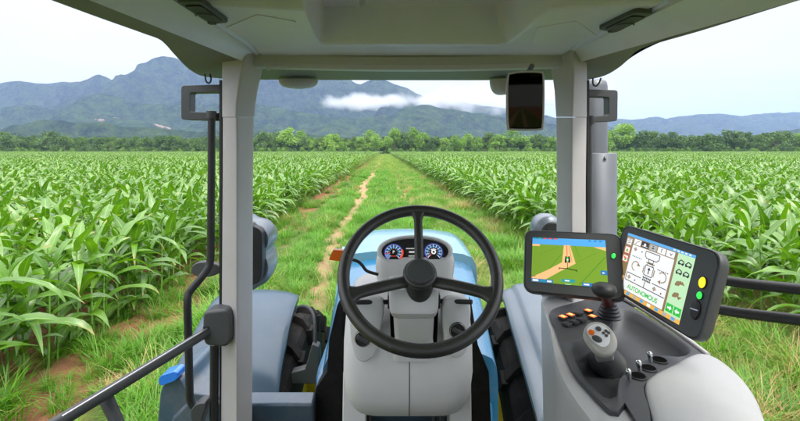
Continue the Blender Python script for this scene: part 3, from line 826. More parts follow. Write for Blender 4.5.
# interior lamps
def roof_lamp(px, px2, lab):
    pts = fillet([Zp(u, v, .322) for u, v in px], .012, 4)
    B = MB(); B.prism(pts, (0, 0, .016), M['black2']); o = B.build('dome_lamp', tractor, bevel=.003)
    B = MB(); c = sum((Vector(p) for p in pts), Vector()) / len(pts)
    B.prism([c + (p - c) * .74 - Vector((0, 0, .0035)) for p in pts], (0, 0, .004), M['black']); o2 = B.build('lens', o, bevel=.001)
    B = MB(); ax = (pts[0] - pts[len(pts) // 2]).normalized(); p0 = c - ax * .03 - Vector((0, 0, .006))
    B.tube([c + Vector((.022 * math.cos(a), .016 * math.sin(a), -.006)) for a in [math.pi * (1.05 + .9 * i / 8) for i in range(9)]], .0018, M['black2'], 6); B.build('pull', o)
    B = MB(); e = Zp(*px2, .318); B.prism(rrect(e, EX, EY, .009, .008, .003), (0, 0, .015), M['black']); B.build('switch', o, bevel=.001)
roof_lamp([(176, 2), (199, 1.4), (229, 23), (212, 24.5)], (212, 24), '')
roof_lamp([(598, 30), (636, 12.2), (654, 14), (616, 33)], (612, 32), '')
# access panels in the liner, a hair proud of it
for px in ([(226, 28), (257, 15), (296, 22), (292, 41), (262, 41), (243, 36)], [(531, 44), (537, 28), (576, 21.5), (597, 36), (577, 42), (548, 45)]):
    B = MB(); B.prism(fillet([Zp(u, v, .3305) for u, v in px], .004, 2), (0, 0, .003), M['liner']); B.build('access_panel', tractor, bevel=.0012, seg=2)

# ---------------- front pillars
def pillar(sgn, rows, low, d=1.46):
    B = MB()
    def ring(r):
        v, a, m_, b = r
        s_ = 1 if a < m_ and sgn < 0 else -1
        if sgn < 0: A, Mi, Bp, K2, K1 = P(a, v, d), P(m_, v, d - .05), P(b, v, d + .06), P(b - .6, v, d + .12), P(a + 2, v, d + .12)
        else: A, Mi, Bp, K2, K1 = P(b, v, d), P(m_, v, d - .05), P(a, v, d + .06), P(a + .6, v, d + .12), P(b - 2, v, d + .12)
        return fillet([A, Mi, Bp, K2, K1], .010, 4)
    B.rings([ring(r) for r in rows], M['trim']); up = B.build('pillar_cover', tractor, smooth=50)
    B = MB(); B.rings([ring(r) for r in low], M['trim']); lo = B.build('pillar', tractor, smooth=50)
    return lo
rowsL = [(34, 240, 246, 274), (40, 239.5, 246, 272.5), (47, 233, 246, 270.5), (52.5, 222, 246, 268.5), (60, 222, 244.5, 265.5), (70, 222, 242, 262.5), (80, 222, 240, 260), (92, 222, 238, 257.5), (104, 222, 236.5, 255.5), (117, 222, 236, 254.5)]
lowL = [(117.35, 222.6, 236.7, 253.9), (180, 222.5, 237, 253), (260, 222, 237, 252.8), (340, 221.5, 237, 252.5), (440, 221, 237, 252)]
rowsR = [(38, 543, 575, 579), (45, 546, 574, 582), (50, 547.5, 572.5, 585), (58, 549, 572, 587), (68, 551, 573.5, 587), (80, 553, 573.5, 587), (92, 554.5, 573, 587), (104, 555.3, 572.5, 587), (117, 556, 572, 587)]
lowR = [(117.35, 556.3, 572, 586.7), (180, 556.6, 572, 586), (260, 556.6, 572, 586), (340, 556.6, 572, 586), (440, 556.6, 572, 586)]
def flip(rows): return [(v, b, m_, a) for v, a, m_, b in rows]
pillar(-1, rowsL, lowL)
pillar(1, rowsR, lowR)
for ua, ub in ((219.2, 221.6), (587.2, 589.4)):
    B = MB(); B.rings([[P(ua, v, 1.47), P(ub, v, 1.47), P(ub, v, 1.47) + EY * .1, P(ua, v, 1.47) + EY * .1] for v in (80, 430)], M['black']); B.build('door_seal', tractor)
# side caps joining pillar heads to the door headers
# ---------------- door frames, hinge loops and rails
def loop(px, d, r=.015, sq=True):
    B = MB()
    o = fillet([P(u, v, d) for u, v in px[0]], .012, 4); i = fillet([P(u, v, d) for u, v in px[1]], .006, 4)
    th = Vector((0, .045, 0))
    n = len(o); k = Vector((0, .004, 0))
    B.rings([o, i, [p + th for p in i], [p + th for p in o], o], M['black2'], False, False)
    return B.build('hinge_bracket', tractor, bevel=.002)
loop(([(181, 85.5), (232, 84), (232, 121), (181, 119.5)], [(190, 92.5), (226, 92), (226, 113), (190, 112)]), 1.62)
loop(([(582, 89), (618, 90), (617.5, 121), (582, 122.5)], [(588, 96), (609, 97), (609, 115), (588, 117)]), 1.62)
B = MB(); B.tube(curve([P(205, 74, 1.6), P(206, 81, 1.6), P(209, 83, 1.6), P(211, 80, 1.6), P(210, 74, 1.6)], 4), .003, M['black'], 8); B.build('hook', tractor)
B = MB(); B.tube(curve([P(593, 78, 1.6), P(593, 84, 1.6), P(596, 86, 1.6), P(599, 83, 1.6), P(601, 78, 1.6)], 4), .003, M['black'], 8); B.build('hook', tractor)
B = MB(); d = 1.60
B.tube(curve([P(211.5, 113, d), P(211.5, 160, d), P(211, 220, d), P(210.5, 258, d), P(207, 270, d - .01), P(196, 284, d - .03), P(189, 293, d - .04), P(187.5, 304, d - .05), P(188.5, 340, d - .05), P(189.5, 385, d - .05), P(191, 402, d - .05), P(199, 411, d - .05)], 5), .0135, M['black'], 14)
dt = B.build('door_tube', tractor, smooth=60)
B = MB(); B.tube([P(211.5, 111, d), P(211.5, 119, d)], .018, M['black2'], 16); B.build('collar', dt, bevel=.002)
B = MB(); B.tube([P(590.5, 118, 1.6), P(590.5, 240, 1.6)], .007, M['black2'], 12); rt = B.build('door_tube', tractor)
B = MB(); B.tube([P(590.5, 116, 1.6), P(590.5, 124, 1.6)], .012, M['black'], 12); B.build('collar', rt)
B = MB(); B.tube([P(214.5, 344, 1.47), P(214, 440, 1.47)], .0145, M['black'], 14); B.build('door_post', tractor, smooth=60)
# oval catch
B = MB(); pl_ = [P(206 + 15.5 * math.cos(a), 269.8 + (7.8 - 1.6 * math.cos(a)) * math.sin(a), 1.64) for a in [2 * math.pi * i / 36 for i in range(36)]]
B.prism(pl_, (0, .03, 0), M['black2']); B.build('door_catch', tractor, bevel=.006)
# pivot block and grab rail running back past the driver
blk = fillet([P(202.5, 312, 1.40), P(228, 309, 1.40), P(231.5, 318, 1.40), P(231, 341, 1.40), P(226, 347.5, 1.40), P(205, 346, 1.40), P(202, 338, 1.40)], .018, 5)
B = MB(); B.prism(blk, (0, .07, 0), M['black2']); pb = B.build('pivot_block', tractor, bevel=.010, seg=5)
B = MB(); B.prism(rrect(P(206, 331.5, 1.398), EX, EZ, .010, .016, .003), (0, .012, 0), M['black']); B.build('slot', pb)
B = MB(); a, b = P(208, 331.5, 1.41), P(62, 420, 1.0)
B.tube([a, a + (b - a) * .5, b, b + (b - a) * .35], .0155, M['black2'], 16); gr = B.build('grab_rail', tractor, smooth=60)
B = MB(); c = P(105, 396, 1.12); B.tube([c, P(118, 424, 1.10), P(135, 470, 1.08)], [.017, .015, .015], M['black2'], 14); B.build('brace', gr, smooth=60)
B = MB(); B.tube([P(207, 328.6, 1.395), P(62, 416.5, .985)], .0022, M['steel'], 6); B.build('rail_highlight', gr)  # thin steel line added as the highlight along the rail
for (pa, pb_) in (((690, 276), (815, 291)), ((690, 306), (815, 322))):
    B = MB(); B.tube(curve([P(600, pa[1] - 5, 1.5), P(*pa, 1.34), P(745, pa[1] + 7.5, 1.22), P(*pb_, 1.08), P(860, pb_[1] + 7, 1.0), Vector((1.12, .5, P(*pb_, 1.08).z)), Vector((1.05, -.3, P(*pb_, 1.08).z)), Vector((.80, -1.05, P(*pb_, 1.08).z))], 5), .0145, M['black'], 14); B.build('door_rail', tractor, smooth=60)

# ---------------- exhaust stack
B = MB(); c = P(592.5, 150, 2.05); rr = .066
def circ(c, r, z, n=36): return [Vector((c.x + r * math.cos(2 * math.pi * i / n), c.y + r * math.sin(2 * math.pi * i / n), z)) for i in range(n)]
zt = H + (150 - 81) / F * 2.05
B.rings([circ(c, rr, 1.2), circ(c, rr, zt - .03), circ(c, rr * .93, zt - .008), circ(c, rr * .8, zt), circ(c, rr * .7, zt), circ(c, rr * .7, zt - .3)], M['stack'], True, True)
st = B.build('exhaust_stack', tractor, smooth=50)
B = MB(); z2 = H - (153 - 150) / F * 2.05; c2 = c + Vector((.008, 0, 0)); r2 = .098
B.rings([circ(c2, r2, 1.15), circ(c2, r2, z2 - .004), circ(c2, r2 - .004, z2), circ(c2, rr + .001, z2 + .001)], M['stack'], True, False); sh = B.build('heat_shield', st, smooth=50)
B = MB(); q = P(606, 157.5, 1.95); B.tube([q + Vector((-.003, .02, 0)), q + Vector((0, -.006, 0))], .008, M['steel'], 12); B.build('screw', sh)

M['mshell'] = mat('mirror_shell', (.22, .26, .30), .3, metal=.3)
# ---------------- work lights on the pillars
B = MB()
def yring(y, pts): return [Vector((p.x, y, p.z)) for p in pts]
sil = [(246, 219), (256, 218), (266, 221), (272.5, 229), (273, 240), (269, 250), (272, 258), (273.5, 268), (270, 278), (262, 284.5), (250, 284)]
s3 = [P(u, v, 1.78) for u, v in sil]; s3 = curve(s3, 4, closed=True); cc = sum(s3, Vector()) / len(s3)
B.rings([[cc + (p - cc) * k + EY * dy for p in s3] for k, dy in ((.86, -.055), (.97, -.03), (1, 0), (.96, .05), (.8, .09), (.5, .115))], M['mshell']); wl = B.build('side_mirror', tractor, smooth=60)
B = MB(); s4 = curve([P(u, v, 1.68) for u, v in [(248, 228), (254, 227), (260.5, 231), (262, 240), (262, 270), (259.5, 281), (254, 284.5), (248, 284)]], 4, closed=True)
B.prism(s4, (0, .05, 0), M['black']); B.build('mirror_back', wl, bevel=.004)
B = MB(); c = P(546, 228, 1.80); rr = .062
B.rings([[c + Vector((rr * k * math.cos(a), dy, rr * k * math.sin(a))) for a in [2 * math.pi * i / 32 for i in range(32)]] for k, dy in ((.75, -.05), (.97, -.03), (1, 0), (.93, .035), (.75, .055), (.4, .07), (.05, .075))], M['mshell']); wl = B.build('side_mirror', tractor, smooth=60)
B = MB(); B.rings([[c + Vector((.012 + rr * k * .8 * math.cos(a), -.052 - dy, -.016 + rr * .8 * k * math.sin(a))) for a in [2 * math.pi * i / 32 for i in range(32)]] for k, dy in ((1, -.01), (1, 0), (.9, .006))], M['black']); B.build('mirror_back', wl)

# ---------------- interior mirror
pm = Plane(P(525.5, 101, 1.24), (-.12, -1, -.05))
sil = [(507.5, 76), (512, 72.5), (526, 71), (540, 71.5), (543.6, 75), (544, 100), (543, 126), (540, 130), (526, 130.5), (511, 130), (507.6, 127), (506.6, 100)]
o3 = curve([pm.at(u, v) for u, v in sil], 5, closed=True); cc = sum(o3, Vector()) / len(o3)
B = MB(); B.rings([[cc + (p - cc) * k - pm.n * dy for p in o3] for k, dy in ((.955, -.000), (.985, -.002), (1, .004), (1, .018), (.9, .03), (.6, .036))], M['black2']); im = B.build('rear_view_mirror', tractor, smooth=60)
B = MB(); B.rings([[cc + (p - cc) * k + pm.n * dy for p in o3] for k, dy in ((.95, -.004), (.95, .0012), (.93, .0012))], M['mirror']); B.build('mirror_glass', im, smooth=20)
B = MB(); o4 = [cc + (p - cc) * .975 + pm.n * .001 for p in o3]; B.tube(o4, .003, M['trim'], 8, close=True); B.build('mirror_rim', im, smooth=60)
B = MB(); B.tube([P(527, 74, 1.27), P(532, 66, 1.42)], .008, M['black2'], 12); B.build('stem', im)

# ---------------- steering wheel
HC = P(420, 272, 1.1); tl_ = R(45)
wx = EX; wy = Vector((0, math.sin(tl_), math.cos(tl_))); wn = Vector((0, -math.cos(tl_), math.sin(tl_)))
PW = Plane(HC, wn)
wheel = None
B = MB(); RR = .195
B.tube([HC + wx * RR * math.cos(a) + wy * RR * math.sin(a) for a in [2 * math.pi * i / 96 for i in range(96)]], .0158, M['rimm'], 20, close=True)
wheel = B.build('steering_wheel', tractor, smooth=60)
def spoke(ang, w0, w1, r0=.035, r1=.188):
    B = MB(); dr_ = wx * math.cos(ang) + wy * math.sin(ang); dt_ = -wx * math.sin(ang) + wy * math.cos(ang); rr = []
    for k in range(13):
        s = k / 12; r = r0 + (r1 - r0) * s
        w = w0 + (w1 - w0) * s + (.016 * max(0, (s - .80) / .20) ** 2)
        h = .010; dip = -.028 * (1 - s) ** 1.5
        c = HC + dr_ * r + wn * (dip + .002)
        rr.append([c + dt_ * (w * math.cos(a)) * (abs(math.cos(a)) ** -.3 if abs(math.cos(a)) > .05 else 1) + wn * h * math.sin(a) for a in [2 * math.pi * j / 20 for j in range(20)]])
    B.rings(rr, M['rimm']); return B.build('spoke', wheel, smooth=60)
spoke(R(90), .0125, .0115)
spoke(R(90 + 110), .0165, .0155); spoke(R(90 - 110), .0165, .0155)
def wring(r, h): return [HC + wx * r * math.cos(a) + wy * r * math.sin(a) + wn * h for a in [2 * math.pi * i / 48 for i in range(48)]]
B = MB(); B.rings([wring(.034, -.11), wring(.040, -.06), wring(.043, -.02), wring(.0435, -.006), wring(.041, -.001), wring(.037, .0005)], M['rimm']); hub = B.build('hub', wheel, smooth=50)
B = MB(); B.rings([wring(.036, -.004), wring(.036, .0045), wring(.0335, .007), wring(.031, .0065), wring(.028, .005), wring(.012, .0055)], M['black2']); B.build('hub_cap', hub, smooth=50)

# ---------------- instrument binnacle
PG = Plane(P(415, 252, 1.30), (0, -.80, .60))
def oval(cx_, cy_, a, b, off=0, n=64, e=2.1):
    o = []
    for i in range(n):
        t = 2 * math.pi * i / n; c, s = math.cos(t), math.sin(t)
        o.append(PG.at(cx_ + a * abs(c) ** (2 / e) * (1 if c > 0 else -1), cy_ - b * abs(s) ** (2 / e) * (1 if s > 0 else -1), off))
    return o
B = MB()
rg = [oval(415, 251.5, 33.3, 12.8, -.004), oval(415, 251.3, 34.5, 14.2, .006), oval(415, 251.0, 36.6, 15.2, .006), oval(415, 251, 37.8, 16.2, -.004)]
rg += [[p + Vector((0, .03, -.012)) for p in oval(415, 252, 38.2, 16.8, -.01)], [p + Vector((0, .07, -.03)) for p in oval(415, 253, 36, 17, -.01)]]
B.rings(rg, M['dash'], False, True); binn = B.build('instrument_binnacle', tractor, smooth=60)
B = MB(); B.prism(oval(415, 251.5, 33.4, 12.9, -.0035), -PG.n * .004, M['black']); B.build('cluster_panel', binn)
def dial(u, v, seed):
    c = PG.at(u, v, .0005); e1 = (PG.at(u + 5, v) - PG.at(u - 5, v)).normalized(); e2 = PG.n.cross(e1)
    if e2.z < 0: e2 = -e2
    r = (PG.at(u + 9.4, v) - PG.at(u, v)).length; B = MB()
    def arc(r0, r1, a0, a1, m, off, n=40):
        pts = [(R(a0 + (a1 - a0) * i / n)) for i in range(n + 1)]
        for a, b in zip(pts, pts[1:]):
            B.face([c + PG.n * off + (e1 * math.cos(q) + e2 * math.sin(q)) * k * r for q, k in ((a, r0), (a, r1), (b, r1), (b, r0))], m)
    arc(0, 1, 0, 360, M['e_black'], 0)
    arc(.9, 1, -50, 230, M['e_ring'], .0004); arc(.82, .9, -50, 230, M['e_ring2'], .0004)
    arc(.55, .72, -45, 225, M['e_navy'], .0003)
    for k in range(11):
        a = 225 - k * 27; arc(.56, .86, a - 2.2, a + 2.2, M['e_white'], .0007, 2)
        arc(.42, .52, a - 5, a + 5, M['e_grey'], .0007, 2)
    if seed == 0: arc(.86, 1.05, -45, 20, M['e_red'], .001, 16); arc(.3, .95, 186, 190, M['e_red'], .0014, 2); arc(.5, .95, 195, 235, M['e_ring2'], .0009, 8)
    else: arc(.3, .9, 218, 224, M['e_red'], .0014, 2); arc(.12, .26, 0, 360, M['e_white'], .001, 20); arc(.28, .36, 40, 140, M['e_white'], .001, 8)
    return B, c, e1, e2, r
B0 = dial(393.6, 252.6, 0)
B0[0].build('dial', binn, smooth=0)
B1 = dial(433.6, 252.0, 1); B1[0].build('dial', binn, smooth=0)
def text_faces(B, s, o, ex, ey, h, m, bold=0.):         # lettering as flat faces on a surface
    cu = bpy.data.curves.new('t', 'FONT'); cu.body = s; cu.size = 1; cu.offset = bold; ob = bpy.data.objects.new('t', cu); COL.objects.link(ob)
    dg = bpy.context.evaluated_depsgraph_get(); me = ob.evaluated_get(dg).to_mesh()
    w = max((v.co.x for v in me.vertices), default=1)
    for p in me.polygons: B.face([o + ex * (me.vertices[i].co.x - w / 2) * h + ey * me.vertices[i].co.y * h for i in p.vertices], m)
    ob.evaluated_get(dg).to_mesh_clear(); bpy.data.objects.remove(ob)
B = MB(); e1, e2 = B0[2], B0[3]; off = PG.n * .0015
text_faces(B, 'P', B0[1] + off - e2 * .003, e1, e2, .013, M['e_white'])
B.face([B0[1] + off + e1 * a + e2 * b for a, b in ((-.008, -.0125), (.008, -.0125), (.008, -.011), (-.008, -.011))], M['e_red'])
for (u, v, w_, m) in ((411, 248.5, 5, 'e_grey'), (412, 252, 3, 'e_white'), (412, 256, 3.5, 'e_grey'), (386, 261, 1.2, 'green'), (404, 262.0, 1., 'e_white'), (407.5, 261.5, 1.5, 'e_red'), (402, 261.5, 1, 'green')):
    B.face([PG.at(u + a * w_, v + b * (.55 if m != 'e_red' else 1.1), .0015) for a, b in ((-1, 1), (1, 1), (1, -1), (-1, -1))], M[m])
B.build('display', binn, smooth=0)
# lower cowl of the binnacle: pale shield, then the column
def xring(cx_, v, hw, d, dep, r=.02): 
    c = P(cx_, v, d); return rrect(c + EY * dep / 2, EX, EY, hw / F * d, dep / 2, r, 5)
B = MB(); rr = []
for (v, hw, d, dep, cx_) in ((252, 37.5, 1.315, .10, 415.5), (262, 39.8, 1.275, .14, 415.5), (270, 40.5, 1.262, .16, 415.5), (282, 39, 1.24, .18, 415), (290, 34, 1.235, .18, 415), (298, 27, 1.24, .17, 415), (303, 25, 1.25, .15, 415)):
    rr.append(xring(cx_, v, hw, d, dep, .035))
B.rings(rr, M['dash']); B.build('binnacle_cowl', tractor, smooth=60)
B = MB(); rr = []
for (v, hw, d, dep) in ((287, 24, 1.13, .12), (290, 25.5, 1.112, .14), (309, 25, 1.09, .15), (314, 24.2, 1.088, .15), (317.5, 22.5, 1.098, .14), (318.5, 20.8, 1.104, .13), (338, 19.8, 1.106, .13), (341, 20.0, 1.108, .13), (343, 21.5, 1.112, .13), (362, 22, 1.118, .13)):
    rr.append(xring(414, v, hw, d, dep, .02))
B.rings(rr, M['dash']); cw = B.build('column_cowl', tractor, bevel=.003)
B = MB(); B.prism([P(389.5, 306, 1.1225), P(438.5, 306, 1.1225), P(437, 345, 1.1165), P(391, 345, 1.1165)], (0, .02, 0), M['gap_shade']); B.build('column_gap_shade', tractor)  # black plate in place of a recess, gives the shadow gaps beside the column
B = MB(); B.tube([P(419.5, 280, 1.11), P(419, 300, 1.14)], [.036, .034], M['black'], 32); B.build('column_shaft', tractor, smooth=50)

# dash console: lofted body with a domed top shelf and a bellied front
def dring(z, hw, y0, y1, r): return [p for p in rrect(Vector((.022, (y0 + y1) / 2, H + z)), EX, EY, hw, (y1 - y0) / 2, r, 8)]
B = MB()
B.rings([dring(-.735, .150, 1.20, 1.50, .09), dring(-.715, .162, 1.155, 1.50, .09), dring(-.66, .172, 1.125, 1.5, .075), dring(-.60, .176, 1.12, 1.5, .06), dring(-.52, .176, 1.13, 1.5, .06), dring(-.46, .174, 1.15, 1.49, .07), dring(-.43, .170, 1.17, 1.48, .09), dring(-.415, .16, 1.19, 1.465, .1), dring(-.408, .14, 1.22, 1.44, .1)], M['dash'])
dash = B.build('dash_console', tractor, smooth=70)
B = MB(); B.tube([Vector((.0245, a_, H + b_)) for a_, b_ in ((1.150, -.46), (1.130, -.52), (1.120, -.60), (1.125, -.66), (1.155, -.715), (1.2, -.735))], .0013, M['black2'], 6); B.build('seam', dash)
# raised U-shaped pods with rotary knobs
PD = Plane(Vector((.02, 1.124, H - .56)), (0, -1, .10))
for (pts, kn) in (([(353, 300), (383, 300), (378, 340), (373, 356), (362, 361), (354, 352), (350, 330)], (363, 338)), ([(443, 300), (468, 300), (469, 330), (466, 350), (456, 357), (447, 352), (443, 335)], (457.5, 330.5))):
    o3 = curve([PD.at(u, v, .0) for u, v in pts], 5, closed=True); cc = sum(o3, Vector()) / len(o3)
    B = MB(); B.rings([[cc + (p - cc) * k + PD.n * h for p in o3] for k, h in ((1.02, -.012), (1, .004), (.95, .013), (.88, .016))], M['dash']); pod = B.build('dash_pod', dash, smooth=70)
    c = PD.at(*kn, .016); e1 = EX; e2 = PD.n.cross(e1).normalized()
    B = MB(); B.rings([[c + (e1 * math.cos(a) + e2 * math.sin(a)) * r + PD.n * h for a in [2 * math.pi * i / 32 for i in range(32)]] for r, h in ((.0215, -.004), (.0215, .004), (.0195, .006), (.018, .003))], M['black']); kb = B.build('rotary_knob', pod, smooth=40)
    B = MB(); a = R(-28); ax = e1 * math.cos(a) + EZ * math.sin(a); ay = PD.n.cross(ax).normalized()
    B.prism(rrect(c + PD.n * .003, ax, ay, .0165, .0052, .004), PD.n * .012, M['black2']); B.build('grip', kb, bevel=.002)
    B = MB(); B.tube([c + (e1 * math.cos(q) + e2 * math.sin(q)) * .0195 + PD.n * .006 for q in [2 * math.pi * i / 32 for i in range(32)]], .0009, M['steel'], 6, close=True); B.build('bezel', kb)
# stalks
for pts, r in (([(393, 302, 1.15), (372, 302, 1.13), (352, 302.5, 1.11), (346, 304, 1.10)], .0062), ([(436, 301, 1.15), (455, 301.5, 1.13), (472, 302, 1.11)], .0062)):
    B = MB(); B.tube(curve([P(*p) for p in pts], 4), r, M['black'], 12); B.build('stalk', tractor, smooth=60)
for u in (389.5, 438.5):
    B = MB(); B.prism(rrect(P(u, 302, 1.125), EX, EZ, .005, .018, .003), (0, .04, 0), M['black']); B.build('stalk_base', tractor, bevel=.001)
B = MB(); B.tube(curve([P(378, 274.5, 1.24), P(367, 271, 1.23), P(362, 265, 1.23), P(357, 261, 1.23), P(346, 258, 1.23), P(341, 256.5, 1.23)], 4), .0045, M['black'], 10); il = B.build('indicator_lever', tractor, smooth=60)
B = MB(); B.prism(fillet([P(328.5, 260, 1.23), P(333, 250, 1.23), P(344, 250.5, 1.23), P(342.5, 261.8, 1.23)], .004, 3), (0, .018, 0), M['orange']); B.build('lever_tip', il, bevel=.002)
# footwell under the dash: side plates, column, pedals
B = MB(); B.prism([P(343, 372, 1.22), P(352, 398, 1.22), P(366, 405, 1.22), P(366, 440, 1.22), P(342, 440, 1.22)], (0, .3, 0), M['dash']); B.build('footwell_panel', tractor, bevel=.004)
B = MB(); B.prism([P(471, 372, 1.22), P(463, 398, 1.22), P(450, 405, 1.22), P(450, 440, 1.22), P(472, 440, 1.22)], (0, .3, 0), M['dash']); B.build('footwell_panel', tractor, bevel=.004)
B = MB(); B.prism([P(373, 400, 1.34), P(445, 400, 1.34), P(445, 470, 1.34), P(373, 470, 1.34)], (0, .1, 0), M['fendl']); B.build('firewall_panel', tractor, bevel=.003)
B = MB(); B.prism([P(366, 416.5, 1.30), P(450, 416.5, 1.30), P(450, 460, 1.30), P(366, 460, 1.30)], (0, .02, 0), M['fend']); B.build('footwell_step', tractor, bevel=.003)
for u in (369.5, 434, 441):
    B = MB(); B.tube([P(u, 396, 1.26), P(u, 425, 1.24), P(u, 470, 1.2)], .0075, M['black'], 10); B.build('pedal_arm', tractor)
# black firewall wings with blue edges
for px in ([(343, 296), (342, 440), (308, 440), (316, 388), (327, 372), (329, 340), (337, 306)], [(471, 300), (478, 345), (489, 372), (492, 440), (470, 440)]):
    B = MB(); B.prism([P(u, v, 1.66) for u, v in px], (0, .05, 0), M['rubber']); B.build('firewall_wing', tractor, bevel=.002)

B = MB(); B.prism([P(341, 312, 1.67), P(473, 312, 1.67), P(473, 470, 1.67), P(341, 470, 1.67)], (0, .03, 0), M['rubber']); B.build('firewall', tractor, bevel=.002)
# ---------------- hood
def hsec(y, zt, w, sh=.06, bot=-1.35):
    c = TX
    pr = [(-w, bot), (-w, zt - .16), (-w * .985, zt - .09), (-w * .93, zt - sh * .75), (-w * .80, zt - .022), (-w * .5, zt - .006), (0, zt), (w * .5, zt - .006), (w * .80, zt - .022), (w * .93, zt - sh * .75), (w * .985, zt - .09), (w, zt - .16), (w, bot)]
    return [Vector((c + x, y, H + z)) for x, z in pr]
B = MB(); B.rings([hsec(2.62, -.612, .425), hsec(2.7, -.605, .425), hsec(3.0, -.595, .425), hsec(3.25, -.60, .41), hsec(3.4, -.62, .38), hsec(3.5, -.66, .34), hsec(3.55, -.74, .29)], M['hood']); B.build('hood', tractor, smooth=60)
B = MB(); B.rings([hsec(1.95, -.90, .40), hsec(2.2, -.80, .405), hsec(2.45, -.715, .41), hsec(2.60, -.665, .41), hsec(2.64, -.655, .41)], M['blue']); B.build('rear_hood', tractor, smooth=60)
# side panels beside the hood
def strip3(name, outer, inner, drop, m):
    B = MB(); rr = []
    for a, b in zip(outer, inner):
        A, C = P(*a), P(*b); rr.append([A, (A + C) / 2 + EZ * .01, C, C - EZ * drop, A - EZ * drop])
    B.rings(rr, m); return B.build(name, tractor, bevel=.006)
strip3('side_panel', [(342, 246, 2.95), (339, 264, 2.75), (336, 290, 2.55), (334, 306, 2.45)], [(353, 250, 2.90), (350, 268, 2.7), (346, 290, 2.5), (343, 306, 2.42)], .35, M['hood'])
strip3('side_panel', [(333.5, 306, 2.45), (328, 340, 2.25), (318, 368, 2.08), (316, 378, 2.04), (313, 440, 1.86)], [(342, 306, 2.43), (336, 338, 2.22), (326.5, 367, 2.05), (319, 381, 2.01), (317.5, 440, 1.84)], .25, M['blue'])
strip3('side_panel', [(462, 251, 2.85), (466, 268, 2.7), (474, 306, 2.45), (480, 340, 2.25), (491, 368, 2.08), (494, 440, 1.86)], [(450, 251, 2.8), (456, 268, 2.66), (466, 306, 2.42), (472, 345, 2.2), (488, 371, 2.05), (491, 440, 1.84)], .25, M['blue'])

# ---------------- front wheels and fenders
def wheel_(cx_, cyy, cz, rad, wd, side):
    B = MB(); n = 56
    prof = [(-.44, .62), (-.5, .68), (-.5, .80), (-.47, .93), (-.40, .975), (-.2, .985), (0, .99), (.2, .985), (.40, .975), (.47, .93), (.5, .80), (.5, .68), (.44, .62)]
    rr = []
    for i in range(n + 1):
        a = 2 * math.pi * i / n; rr.append([Vector((cx_ + p[0] * wd, cyy + math.cos(a) * rad * p[1], cz + math.sin(a) * rad * p[1])) for p in prof])
    B.rings(rr, M['rubber'], False, False, closed=False)
    nl = 19
    for i in range(nl):             # chevron lugs
        for s in (-1, 1):
            a0 = 2 * math.pi * (i + (.5 if s > 0 else 0)) / nl; ring = []
            for k in range(5):
                t = k / 4; x = s * wd * (.04 + .46 * t); a = a0 + t * .17; r0 = rad * (.975 if t < .9 else .93); r1 = rad * (1.035 if t < .9 else .985); da = .045 + .01 * (1 - t)
                ring.append([Vector((cx_ + x, cyy + math.cos(a + q) * r, cz + math.sin(a + q) * r)) for q, r in ((-da, r0), (-da * .7, r1), (da * .7, r1), (da, r0))])
            B.rings(ring, M['rubber'])
            # shoulder block down the side wall
            a = a0 + .17; x0 = s * wd * .5
            ring = [[Vector((cx_ + x0 + s * o_, cyy + math.cos(a + q) * r, cz + math.sin(a + q) * r)) for q, r in ((-.05, rad * .97), (.05, rad * .97), (.035, rad * .84), (-.035, rad * .84))] for o_ in (-.01, .022)]
            B.rings(ring, M['rubber'])
    w_ = B.build('front_wheel', tractor, smooth=30)
    B = MB(); rr = []
    for i in range(n + 1):
        a = 2 * math.pi * i / n; rr.append([Vector((cx_ + x * wd, cyy + math.cos(a) * rad * r, cz + math.sin(a) * rad * r)) for x, r in ((-.43, .65), (-.47, .64), (-.40, .60), (-.2, .55), (-.2, .15), (0, .1), (.2, .15), (.2, .55), (.40, .60), (.47, .64), (.43, .65))])
    B.rings(rr, M['yellow'], False, False, closed=False); B.build('rim', w_, smooth=40)
wheel_(-.775, 2.80, .80, .80, .40, -1)
wheel_(.80, 2.80, .80, .80, .44, 1)
def fender(inner, outer, m, name='front_fender', crease=.34):
    B = MB(); rr = []; n = len(inner)
    for a, b in zip(inner, outer):
        A, C = P(*a), P(*b); pr = []
        for k in range(41):
            t = k / 40; q = A + (C - A) * t; bulge = .05 * math.sin(math.pi * min(1, t * 1.0)) ** .6
            q = q + EZ * (bulge + (.02 * sm(crease - .025, crease + .025, t)))
            pr.append(q)
        th = [p - EZ * .03 for p in reversed(pr)]
        rr.append(pr + th)
    B.rings(rr, m); return B.build(name, tractor, smooth=45)
fl = fender(curve([(278, 400, 2.12), (281, 372, 2.22), (286, 345, 2.38), (291, 320, 2.60), (296, 303, 2.85), (299, 296.5, 3.02), (298, 297, 3.2), (297, 303, 3.3)], 5), curve([(165, 400, 2.05), (176, 372, 2.15), (188, 348, 2.30), (201, 323, 2.52), (213, 304, 2.78), (221, 297.5, 2.98), (226, 297, 3.2), (229, 303, 3.3)], 5), M['fend'], crease=.62)
B = MB(); c = P(276, 299, 2.95); B.rings([[c + Vector((r * math.cos(a), r * math.sin(a), h)) for a in [2 * math.pi * i / 16 for i in range(16)]] for r, h in ((.016, .015), (.015, .026), (.008, .028))], M['fendl']); B.build('bolt', fl)
fender(curve([(541, 440, 1.80), (537, 418, 1.86), (530, 392, 1.98), (521, 360, 2.18), (511, 325, 2.50), (505, 303, 2.82), (501, 293, 3.02), (500, 293, 3.2), (499, 300, 3.3)], 5), curve([(690, 440, 1.75), (674, 418, 1.80), (656, 392, 1.92), (632, 360, 2.12), (606, 325, 2.44), (589, 303, 2.76), (579, 293, 2.97), (574, 293, 3.2), (572, 300, 3.3)], 5), M['fendl'], crease=.16)
